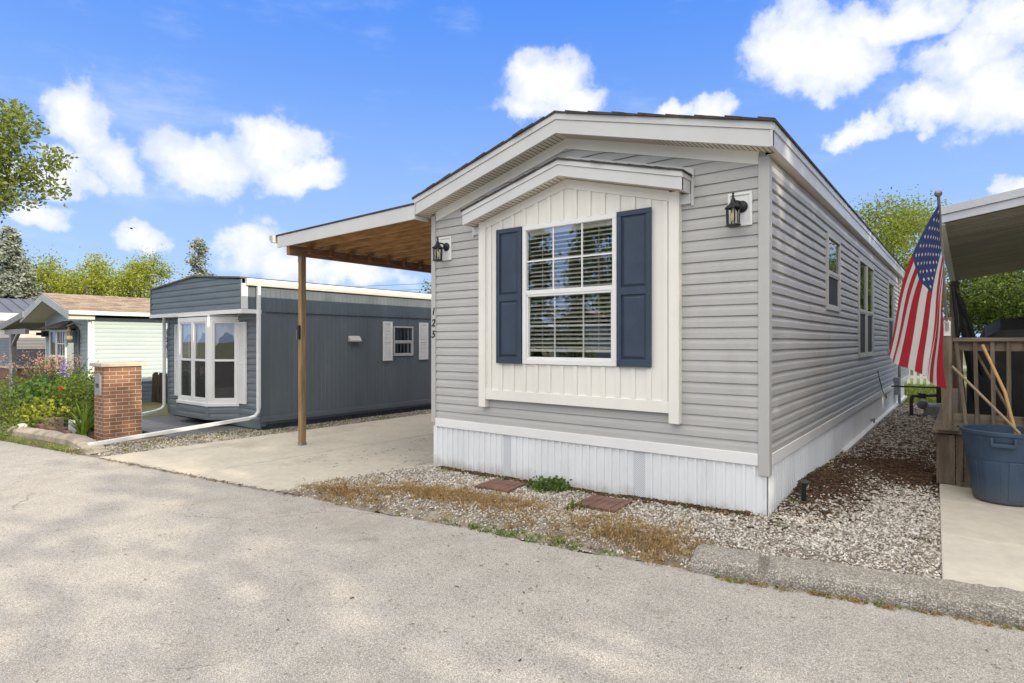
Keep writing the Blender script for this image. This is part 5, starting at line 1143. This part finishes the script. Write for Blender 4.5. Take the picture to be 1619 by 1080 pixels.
# far trees, left
spruce('spruce_tree', 'pale blue spruce at the far left behind the metal roofed home', (-44.1, 9.2, -.4), 8.6, 3.0, 1, lm_sp, .18, 30000)
broadleaf('leafy_tree', 'yellow green tree right behind the metal roofed home', (-46.1, 11.1, -.4), 7.0, 2.2, 1.5, 2, lm_yg, .15, 17000, nc=70)
broadleaf('leafy_tree', 'broad olive green tree behind the middle of the mint home roof', (-42.8, 13.0, -.4), 7.1, 2.2, 1.5, 3, lm_yg, .14, 23000, nc=90)
broadleaf('leafy_tree', 'light green tree behind the right end of the mint home roof', (-38.4, 14.0, -.4), 6.9, 1.75, 1.5, 4, lm_yg, .13, 16000, nc=46, cs=.36)
spruce('spruce_tree', 'lone spruce top rising above the slate blue home roof', (-31.0, 13.94, -.4), 7.15, 1.9, 5, lm_sp, .15, 11000, droop=.1)
broadleaf('leafy_tree', 'small green treetop just above the slate home gutter behind the post', (-26, 25.2, -.4), 5.2, 1.6, 1.5, 14, lm_g, .18, 4000)
# trees on the right
broadleaf('leafy_tree', 'tall yellow green tree behind the far end of the light grey home', (-3.2, 35.5, 0), 8.7, 3.3, 2.6, 6, leafmat('summer_leaf', (.085,.125,.02), (.33,.38,.065)), .115, 40000, nc=85, cs=.24)
broadleaf('leafy_tree', 'dense green tree seen under the awning on the right', (2.6, 38, 0), 6.6, 3.0, 1.4, 7, lm_g, .14, 36000)
broadleaf('leafy_tree', 'thin pale tree between the deck post and the dense green tree', (-.55, 38, 0), 5.6, 1.3, 1.5, 8, lm_yg, .11, 3800, nc=30)
# overhanging maple, trunk out of frame at left
cl_ = []; rng = np.random.default_rng(12)
BASE_M = (-13.6, 1.2, gz(-13.6))
def limb(p0, p1, k, s):
    for t in np.linspace(.15, 1, k): cl_.append(np.array(p0)*(1-t) + np.array(p1)*t + rng.normal(0, s, 3))
def pp(px, py, t):
    a = (px-809.5)/930; b_ = (540-py)/930
    return np.array([(-.6115 + .7912*a)*t, (.7912 + .6115*a)*t, 1.6 + b_*t])
T0 = pp(-190, 330, 10.4)
for (ax_, ay_) in ((18, 180), (58, 205), (98, 258), (100, 248), (60, 235), (72, 318), (50, 300), (20, 312), (0, 190), (-20, 250), (-10, 320), (45, 268), (-60, 180), (-60, 280), (10, 245), (30, 225), (66, 196), (84, 285), (8, 290)):
    limb(T0, pp(ax_, ay_, 10.2 + rng.uniform(-.6, .6)), 12, .09)
for _ in range(160): cl_.append(pp(rng.uniform(-330, 40), rng.uniform(165, 310), 10.3 + rng.normal(0, .6)))
for _ in range(200): cl_.append(pp(rng.uniform(-500, -60), rng.uniform(-200, 330), 10.6 + rng.normal(0, .9)))
cl_ = np.array(cl_)
broadleaf('maple_tree', 'leafy maple branches reaching in at the upper left', BASE_M, 7, 2.2, 3, 12, lm_mp, .078, 30000, clusters=cl_ - np.array(BASE_M), cs=.085)
# trees out of frame that shade the scene and show in the window glass
for i, (x, y, H, r, k) in enumerate([(14, 9.0, 11.4, 3.5, 0), (14, 13.4, 11.4, 3.6, 1), (15, 18.4, 11.4, 3.6, 0), (13.5, 5.0, 11.0, 3.0, 1), (11.5, .6, 8.3, 3.3, 0), (16, 23.5, 10, 3.3, 1)]):
    broadleaf('leafy_tree', 'green tree east of the awning shading the side yard', (x, y, 0), H, r, 1.2, 30+i, lm_dk, .3, (13000, 11000, 10000, 8000, 1700, 9000)[i], group='trees east of the awning')
spruce('spruce_tree', 'tall spruce across the road mirrored in the front window', (-17.4, -14, -.2), 8.6, 1.7, 41, lm_g, .22, 4200)
spruce('spruce_tree', 'slender spruce across the road mirrored in the window middle', (-15.5, -14.5, -.2), 6.2, 1.0, 45, lm_g, .2, 2400)
broadleaf('leafy_tree', 'tall dark tree across the road mirrored in the window right side', (-13.1, -14, -.1), 11.5, 1.7, 2, 43, lm_g, .26, 6500)
ac = thing('mobile_home', 'pale mint mobile home across the road mirrored in the front window', 'mobile home', (-18, -21, -.2))
mb = MB(); lap(mb, 'x', -15.0, lambda z: (-27, -18), -.3, 2.6, expo=.15, d=.015); mb.box((-19.2, -27, -.3), (-15.02, -18, 2.6)); obj('wall', mb, m_mint, ac); gable_roof(ac, -17.1, 2.4, 3.3, 2.65, -27.3, -17.6, m_brsh, m_white)

# garden at left
gard = MB(); gz0 = gz(-16)
bedp = [(-14.3, 3.35), (-12.4, 3.8), (-12.5, 4.6), (-16.4, 5.9), (-21.5, 5.6), (-20.5, 3.2), (-17, 2.75)]
mb = MB(); mb.poly([(x, y, gz(x)+.02) for x, y in bedp], (0,0,-.2)); struct(obj('garden_bed', mb, M('garden_soil', (.10,.075,.05), .95, .3, 5, bump=.7, bscale=40), fix=True))
kb = MB(); kpts = [(-21.5, 2.15), (-17.2, 2.75), (-15.4, 3.0), (-14.3, 3.15), (-13.0, 3.32), (-12.2, 3.38), (-11.3, 3.32), (-10.4, 3.2)]; rr = random.Random(8); kv = []
fine_pts = []
for (a, b), (c_, d_) in zip(kpts, kpts[1:]):
    for t in np.linspace(0, 1, 12, endpoint=False): fine_pts.append((a+(c_-a)*t, b+(d_-b)*t))
n = 6
for i, (x, y) in enumerate(fine_pts):
    fade = 1 if x < -11.8 else max(.1, 1 - (x+11.8)/1.2)
    for o, z in ((0, -.05), (.02, .05), (.08, .1), (.2, .11), (.3, .08), (.32, -.02)): kb.v.append((x + rr.uniform(-.01, .01), y + o - .1 + rr.uniform(-.01, .01), gz(x) + z*fade + rr.uniform(-.006, .006)))
    if i:
        for k in range(n-1): kb.f.append(((i-1)*n+k, i*n+k, i*n+k+1, (i-1)*n+k+1))
struct(obj('kerb', kb, M('weathered_concrete', (.36,.31,.25), .9, .25, 4, bump=.6, bscale=40, fine=.3)))
def bush(name, label, base, H, rad, seed, lm, leaf=.06, n=2500, stems=14, nc=60, cat='shrub', group=None):
    rng = np.random.default_rng(seed); root = thing(name, label, cat, base, group); b = np.array(base, float); C_ = []
    for _ in range(nc):
        a = rng.uniform(0, 2*np.pi); r = rad*rng.uniform(0, 1)**.5; z = H*rng.uniform(.15, 1)*(1 - .35*(r/rad)**2); C_.append(b + np.array([r*math.cos(a), r*math.sin(a), z]))
    mb = MB()
    for _ in range(stems):
        t = C_[rng.integers(0, nc)]; mb.tube([Vector(b) + Vector((rng.uniform(-.05, .05), rng.uniform(-.05, .05), -.02)), Vector(b).lerp(Vector(t), .5) + Vector((0,0,.05)), Vector(t)], [.012, .008, .003], 5)
    obj('stem', mb, m_bark, root); V, F, var = leaves(np.array(C_), rad*.16, leaf, n, rng, .5, .3); place('foliage', np_mesh('foliage', V, F, var, lm), root); return root, C_
def blossoms(root, pts, size, m, name='blossom', per=7, seed=1, spread=.03):
    rng = np.random.default_rng(seed); V, F, var = leaves(np.array(pts), spread, size, per*len(pts), rng, .5, 0); place(name, np_mesh(name, V, F, var, m), root)
fm = lambda nm, a, b: leafmat(nm, a, b, .25, .6)
m_pink = fm('pink_bloom', (.40,.19,.16), (.68,.43,.37)); m_red = fm('red_bloom', (.5,.02,.02), (.8,.06,.05)); m_viol = fm('violet_bloom', (.22,.16,.5), (.5,.4,.75)); m_whit = fm('white_bloom', (.7,.68,.6), (.85,.83,.78)); m_rose = fm('rose_bloom', (.6,.2,.25), (.85,.45,.5))
lm_gd = leafmat('garden_leaf', (.05,.085,.015), (.19,.25,.04)); lm_lm = leafmat('lime_hosta_leaf', (.20,.24,.03), (.48,.50,.09)); lm_blade = leafmat('daylily_blade', (.07,.13,.02), (.2,.3,.04))
rng = np.random.default_rng(77)
r1, c1 = bush('flowering_shrub', 'tall plant with airy pink flower clusters below the mint home window', (-18.3, 4.6, gz0), 1.2, .95, 51, lm_gd, .07, 3600)
pts = [(-18.3 + rng.normal(0, .42), 4.6 + rng.normal(0, .42), 1.02 + rng.normal(0, .14)) for _ in range(105)]; blossoms(r1, pts, .036, m_pink, per=14, seed=3, spread=.045)
mb = MB()
for _ in range(60): x = -18.3 + rng.normal(0, .5); y = 4.6 + rng.normal(0, .5); mb.tube([(-18.3 + (x+18.3)*.5, 4.6 + (y-4.6)*.5, .4), (x, y, 1.0 + rng.normal(0, .12))], .006, 4)
obj('flower_stalk', mb, m_bark, r1)
r2, c2 = bush('rose_bush', 'rose bush with one red bloom beside the brick pillar', (-15.3, 4.35, gz0), 1.02, .72, 52, lm_gd, .06, 4200); blossoms(r2, [(-14.95, 3.95, .62)], .032, m_red, per=40, seed=4, spread=.022)
r3, c3 = bush('rose_bush', 'rose bush with pale pink blooms at the far left of the bed', (-18.1, 3.55, gz0), .85, .85, 53, lm_gd, .06, 5200); blossoms(r3, [(-18.4, 3.1, .52), (-17.9, 3.2, .62), (-18.6, 3.0, .3), (-17.3, 3.0, .55)], .07, m_rose, per=18, seed=5, spread=.04)
r4, c4 = bush('leafy_plant', 'dense deep green leafy plant in the middle of the bed', (-17.0, 4.3, gz0), .98, .7, 54, leafmat('peony_leaf', (.03,.08,.02), (.13,.24,.05)), .1, 3000)
r5, c5 = bush('leafy_plant', 'low lime yellow hosta in front of the rose bushes', (-15.4, 3.75, gz0+.12), .30, .55, 55, lm_lm, .11, 900, stems=4)
r6, c6 = bush('delphinium', 'violet delphinium spike in front of the mint home window', (-16.8, 4.5, gz0), .8, .15, 56, lm_gd, .06, 300); blossoms(r6, [(-16.8 + rng.normal(0, .03), 4.5 + rng.normal(0, .03), .75 + k*.02) for k in range(22)], .06, m_viol, per=6, seed=6, spread=.02)
r7, c7 = bush('grass_clump', 'bright green feathery clump at the left frame edge', (-18.6, 2.95, gz0), .5, .45, 57, leafmat('fern', (.06,.16,.01), (.22,.42,.03)), .07, 2600)
r8, c8 = bush('thin_shrub', 'sparse twiggy shrub in front of the raised brick edging', (-15.4, 3.2, gz0), .95, .42, 58, lm_gd, .045, 900, stems=26)
r9, c9 = bush('white_flower', 'small white and violet flowers at the left of the bed', (-18.2, 2.85, gz0), .5, .25, 59, lm_gd, .05, 400); blossoms(r9, [(-18.0, 2.85, .3), (-18.05, 2.8, .22)], .06, m_whit, per=20, seed=8, spread=.04); blossoms(r9, [(-18.5, 2.9, .5), (-18.45, 2.9, .45)], .06, m_viol, 'violet_blossom', per=20, seed=9, spread=.04)
r10, c10 = bush('leafy_plant', 'small variegated plant tucked against the pillar back', (-13.4, 4.2, gz0), .75, .4, 60, lm_gd, .08, 1300)
r11, c11 = bush('leafy_plant', 'low green groundcover plant behind the curved kerb', (-15.0, 3.2, gz0), .16, .7, 61, lm_g, .05, 2400, stems=3)
def blades(name, label, base, n, L, seed, m, w=.02, cat='plant', up=.9):
    rng = np.random.default_rng(seed); V = []; F = []; var = []; K = 7
    for i in range(n):
        a = rng.uniform(0, 2*np.pi); l = L*rng.uniform(.6, 1.1); lean = rng.uniform(.15, .95); d = np.array([math.cos(a), math.sin(a), 0]); s = np.array([-math.sin(a), math.cos(a), 0]); p = np.array(base) + rng.normal(0, .04, 3)*np.array([1,1,0]); vv = rng.uniform(0, 1)
        for k in range(K):
            t = k/(K-1); q = p + d*l*lean*t**1.3*.8 + np.array([0,0,1])*l*up*(t - lean*.75*t*t); ww = w*(1-t**2)*.5 + .001; V += [q - s*ww, q + s*ww]; var += [vv, vv]
        o = i*2*K; F += [(o+2*k, o+2*k+1, o+2*k+3, o+2*k+2) for k in range(K-1)]
    o = place(name, np_mesh(name, np.array(V), np.array(F), np.array(var), m), origin=base); return tag(o, label, cat)
blades('daylily_plant', 'arching daylily leaves in front of the brick pillar', (-12.75, 3.72, gz(-12.7)), 46, .95, 3, lm_blade, .035)
# raised edging of the garden bed, ornaments
for i, (x, y, l, rot, lab) in enumerate([(-13.9, 4.1, 1.1, -.35, 'pink stone block of the raised bed nearest the pillar'), (-15.3, 3.62, 1.5, .28, 'long pink stone block behind the sparse twiggy shrub'), (-17.4, 3.02, 1.5, .15, 'buff stone block at the left end of the raised bed')]):
    mb = MB(); c_, s_ = math.cos(rot), math.sin(rot)
    for k in range(2):
        for q in range(4):
            a0, a1 = -l/2 + l*q/4 + .004, -l/2 + l*(q+1)/4 - .004; pts = [(a0, -.09), (a1, -.09), (a1, .09), (a0, .09)]; zz = gz(x) + .02 + k*.1
            mb.hexa([(x+c_*u-s_*v, y+s_*u+c_*v, zz) for u, v in pts], [(x+c_*u-s_*v, y+s_*u+c_*v, zz+.096) for u, v in pts])
    tag(obj('edging_wall', mb, M('pink_stone', (.42,.29,.22) if i < 2 else (.46,.40,.31), .9, .15, 6, bump=.4), origin=(x, y, gz(x)), bevel=.008), lab, 'edging')
for i, (x, y, lab) in enumerate([(-12.75, 3.46, 'red edging brick standing beside the downspout end'), (-13.1, 3.5, 'second red edging brick left of the downspout end'), (-13.6, 3.45, 'dark red edging brick under the daylily leaves'), (-14.1, 3.42, 'red edging brick beside the white stone')]):
    mb = MB(); mb.box((x-.13, y-.05, gz(x)), (x+.11, y+.05, gz(x)+.14 + .02*(i % 2))); tag(obj('edging_brick', mb, m_paver, origin=(x, y, gz(x)), bevel=.012), lab, 'brick', 'red edging bricks along the bed')
mb = MB()
for k in range(5): x = -13.25 + k*.075; mb.poly([(x, 3.62, gz(x)), (x+.045, 3.62, gz(x)), (x+.045, 3.62, gz(x)+.26), (x+.022, 3.62, gz(x)+.3), (x, 3.62, gz(x)+.26)], (0, .012, 0))
mb.box((-13.27, 3.633, gz(-13)+.1), (-12.88, 3.645, gz(-13)+.14)); mb.box((-13.27, 3.633, gz(-13)+.2), (-12.88, 3.645, gz(-13)+.23)); tag(obj('edging_fence', mb, m_white, origin=(-13.1, 3.62, gz(-13))), 'tiny white picket edging piece beside the brick pillar', 'edging')
mb = MB(); mb.ball((-14.45, 3.2, gz(-14)+.12), .09, 8, .6); tag(obj('stone', mb, M('white_stone', (.6,.57,.52), .8, .1), origin=(-14.45, 3.2, gz(-14))), 'rounded white stone on the curved garden kerb', 'stone')
# weeds and dead grass
def tufts(pts, n, L, seed, w=.006):
    rng = np.random.default_rng(seed); V = []; F = []; var = []; c = 0
    for (x, y, z, s) in pts:
        for i in range(n):
            a = rng.uniform(0, 2*np.pi); l = L*s*rng.uniform(.5, 1.2); ln = rng.uniform(.4, 1.5); d = np.array([math.cos(a), math.sin(a), 0]); sd = np.array([-math.sin(a), math.cos(a), 0]); p = np.array([x, y, z]) + rng.normal(0, .04*s, 3)*np.array([1,1,.1]); vv = rng.uniform(0, 1)
            for t in (0, .5, 1): q = p + d*l*ln*t + np.array([0,0,1])*l*(t - .35*ln*t*t); ww = w*(1-.85*t); V += [q - sd*ww, q + sd*ww]; var += [vv, vv]
            F += [(c, c+1, c+3, c+2), (c+2, c+3, c+5, c+4)]; c += 6
    return np.array(V), np.array(F), np.array(var)
rr = random.Random(31); dead = []; green = []
def dw(x, y):
    return math.exp(-(((x+4.0)/.75)**2 + ((y-4.42)/.22)**2)) + .8*math.exp(-(((x+4.8)/.5)**2 + ((y-4.25)/.3)**2)) + .9*math.exp(-(((x+1.95)/.45)**2 + ((y-4.25)/.16)**2)) + .5*math.exp(-(((x+2.6)/.5)**2 + ((y-4.35)/.25)**2)) + .5*math.exp(-(((x+5.4)/.4)**2 + ((y-3.9)/.2)**2))
for _ in range(4200):
    x = rr.uniform(-6, -1.5); y = edge_y(x) + rr.uniform(.03, 1.5)
    if in_bed(x, y) and rr.random() < dw(x, y)*.7 + .02: dead.append((x, y, bed_z(x, y), rr.uniform(.5, 1.1)))
for _ in range(150):
    x = rr.uniform(-6, .1); y = rr.uniform(3.6, 7.5)
    if in_bed(x, y) and rr.random() < .5: green.append((x, y, bed_z(x, y), rr.uniform(.3, .8)))
for _ in range(90):
    x = rr.uniform(-5.4, -1.45); y = 5.36 - abs(rr.gauss(0, .07))
    (dead if rr.random() < .5 else green).append((x, y, bed_z(x, y), rr.uniform(.3, .9)))
for _ in range(60):
    y = rr.uniform(5.5, 9); x = -1.33 + abs(rr.gauss(0, .06)); (dead if rr.random() < .4 else green).append((x, y, bed_z(x, y), rr.uniform(.3, .8)))
for _ in range(500):
    cx_, cy_ = ((-4.4, 4.35), (-3.6, 4.5), (-2.2, 4.4), (-5.3, 3.95), (-1.9, 4.3))[rr.randrange(5)]; x = rr.gauss(cx_, .26); y = rr.gauss(cy_, .13)
    if in_bed(x, y): dead.append((x, y, bed_z(x, y), rr.uniform(.7, 1.4)))
for _ in range(75): x = rr.gauss(-3.1, .5); y = edge_y(x) + abs(rr.gauss(.05, .05)); green.append((x, y, bed_z(x, y), rr.uniform(.4, .8)))
for _ in range(140): x = rr.uniform(-1.4, 1); y = edge_y(x) - rr.uniform(.0, .05); (dead if rr.random() < .75 else green).append((x, y, .0, rr.uniform(.2, .5)))
for _ in range(160): x = rr.uniform(-14.2, -10.6); y = edge_y(x) + rr.uniform(.0, .2); (dead if rr.random() < .35 else green).append((x, y, gz(x), rr.uniform(.5, 1.1)))
for _ in range(120): x = rr.uniform(-11.2, -10.1); y = rr.uniform(3.3, 6); (dead if rr.random() < .5 else green).append((x, y, gz(x), rr.uniform(.4, .9)))
for _ in range(60): x = rr.uniform(-10.7, -10.1); y = rr.uniform(5.6, 9); green.append((x, y, gz(x), rr.uniform(.5, .9)))
for _ in range(40): x = rr.uniform(-9.9, -7); y = edge_y(x) + rr.uniform(-.03, .01); dead.append((x, y, gz(x), rr.uniform(.2, .4)))
V, F, var = tufts(dead, 15, .055, 1, .003); stuff(place('dead_grass', np_mesh('dead', V, F, var, leafmat('straw', (.20,.115,.04), (.48,.33,.14), .2, .8))), 'straw coloured dead grass patches in the gravel', 'grass')
V, F, var = tufts(green, 9, .06, 2, .005); stuff(place('weeds', np_mesh('weeds', V, F, var, leafmat('weed_green', (.07,.12,.02), (.22,.30,.05), .25, .7))), 'small green weeds sprouting between pebbles', 'weeds')
wr, wc = bush('weed_clump', 'bright green leafy weed clump against the white skirting', (-3.55, 5.24, bed_z(-3.55, 5.24)), .07, .21, 71, leafmat('clump', (.05,.10,.02), (.15,.24,.05)), .04, 1000, stems=5, cat='weed')
wt = blades('weed_plant', 'broad bladed weed between the gravel and the second paver', (-2.9, 4.72, bed_z(-2.9, 4.72)), 12, .22, 9, lm_blade, .022, 'weed')
lawn_t = [(rr.uniform(-4, 3), rr.uniform(17.5, 26), 0, rr.uniform(.6, 1.2)) for _ in range(1500)]
V, F, var = tufts(lawn_t, 7, .14, 4, .012); stuff(place('grass', np_mesh('grass', V, F, var, leafmat('lawn_blade', (.10,.15,.02), (.28,.34,.06), .3, .7))), 'sunlit lawn at the end of the side yard', 'grass')
# leaf litter on the road and driveway
P = []; S = []; W = []
for _ in range(420):
    x = rr.uniform(-13, 1); y = edge_y(x) - abs(rr.gauss(0, 1.6)); P.append((x, y, gz(x)+.006)); S.append(rr.uniform(.004, .013)); W.append(rr.random())
for _ in range(140):
    x = rr.uniform(-7.5, -5.5); y = rr.uniform(4.6, 7.5); P.append((x, y, gz(x)+.016)); S.append(rr.uniform(.005, .02)); W.append(rr.random()*.7)
for _ in range(400):
    x = rr.uniform(-10, -5.6); y = edge_y(x) + rr.gauss(0, .025); P.append((x, y, gz(x)+.012)); S.append(rr.uniform(.005, .018)); W.append(rr.random()*.8)
for _ in range(420):
    x = rr.uniform(-5.9, -.2); y = rr.uniform(3.7, 9)
    if in_bed(x, y): P.append((x, y, bed_z(x, y)+.014)); S.append(rr.uniform(.006, .02)); W.append(rr.random()*.8)
stuff(place('leaf_litter', scatter('litter', P, S, .3, W, attrmat('litter', [(0,(.04,.025,.015)), (.5,(.13,.075,.035)), (1,(.25,.16,.08))], .9), 6, 'chip')), 'brown leaf crumbs strewn on the road and driveway', 'leaf litter')
# power lines
def wire(name, label, a, b, sag, r=.012):
    mb = MB(); pts = []
    for i in range(25): t = i/24; pts.append((a[0]+(b[0]-a[0])*t, a[1]+(b[1]-a[1])*t, a[2]+(b[2]-a[2])*t - sag*4*t*(1-t)))
    mb.tube(pts, r, 5); tag(obj(name, mb, m_cable, origin=a), label, 'power line')
wire('power_line', 'upper thin power line crossing the sky under the carport', (-60, 38, 7.6), (-2, 60, 9.6), .5, .018); wire('power_line', 'lower thin power line crossing the sky under the carport', (-60, 38, 7.0), (-2, 60, 9.0), .5, .018)
wire('power_line', 'upper thin power line before the dense green tree', (-6, 33, 4.6), (14, 34, 4.3), .1, .012); wire('power_line', 'lower thin power line before the dense green tree', (-6, 33, 3.9), (14, 34, 3.9), .1, .012)
bd = MB(); bc = Vector((-37.5, 13.2, 8.0)); bd.tube([bc + Vector((-.14, .1, 0)), bc + Vector((-.05, .04, .02)), bc + Vector((.08, -.05, .01)), bc + Vector((.15, -.1, 0))], [.008, .045, .05, .012], 8)
bd.add([bc, bc + Vector((.1, -.06, 0)), bc + Vector((.18, .22, .1)), bc + Vector((.02, .12, .06))], [(0,1,2,3)]); bd.add([bc, bc + Vector((.1, -.06, 0)), bc + Vector((-.02, -.32, .08)), bc + Vector((-.1, -.16, .06))], [(0,1,2,3)])
tag(obj('bird', bd, M('bird_dark', (.03,.03,.035), .7), origin=tuple(bc)), 'small dark bird gliding in the sky at left', 'bird')
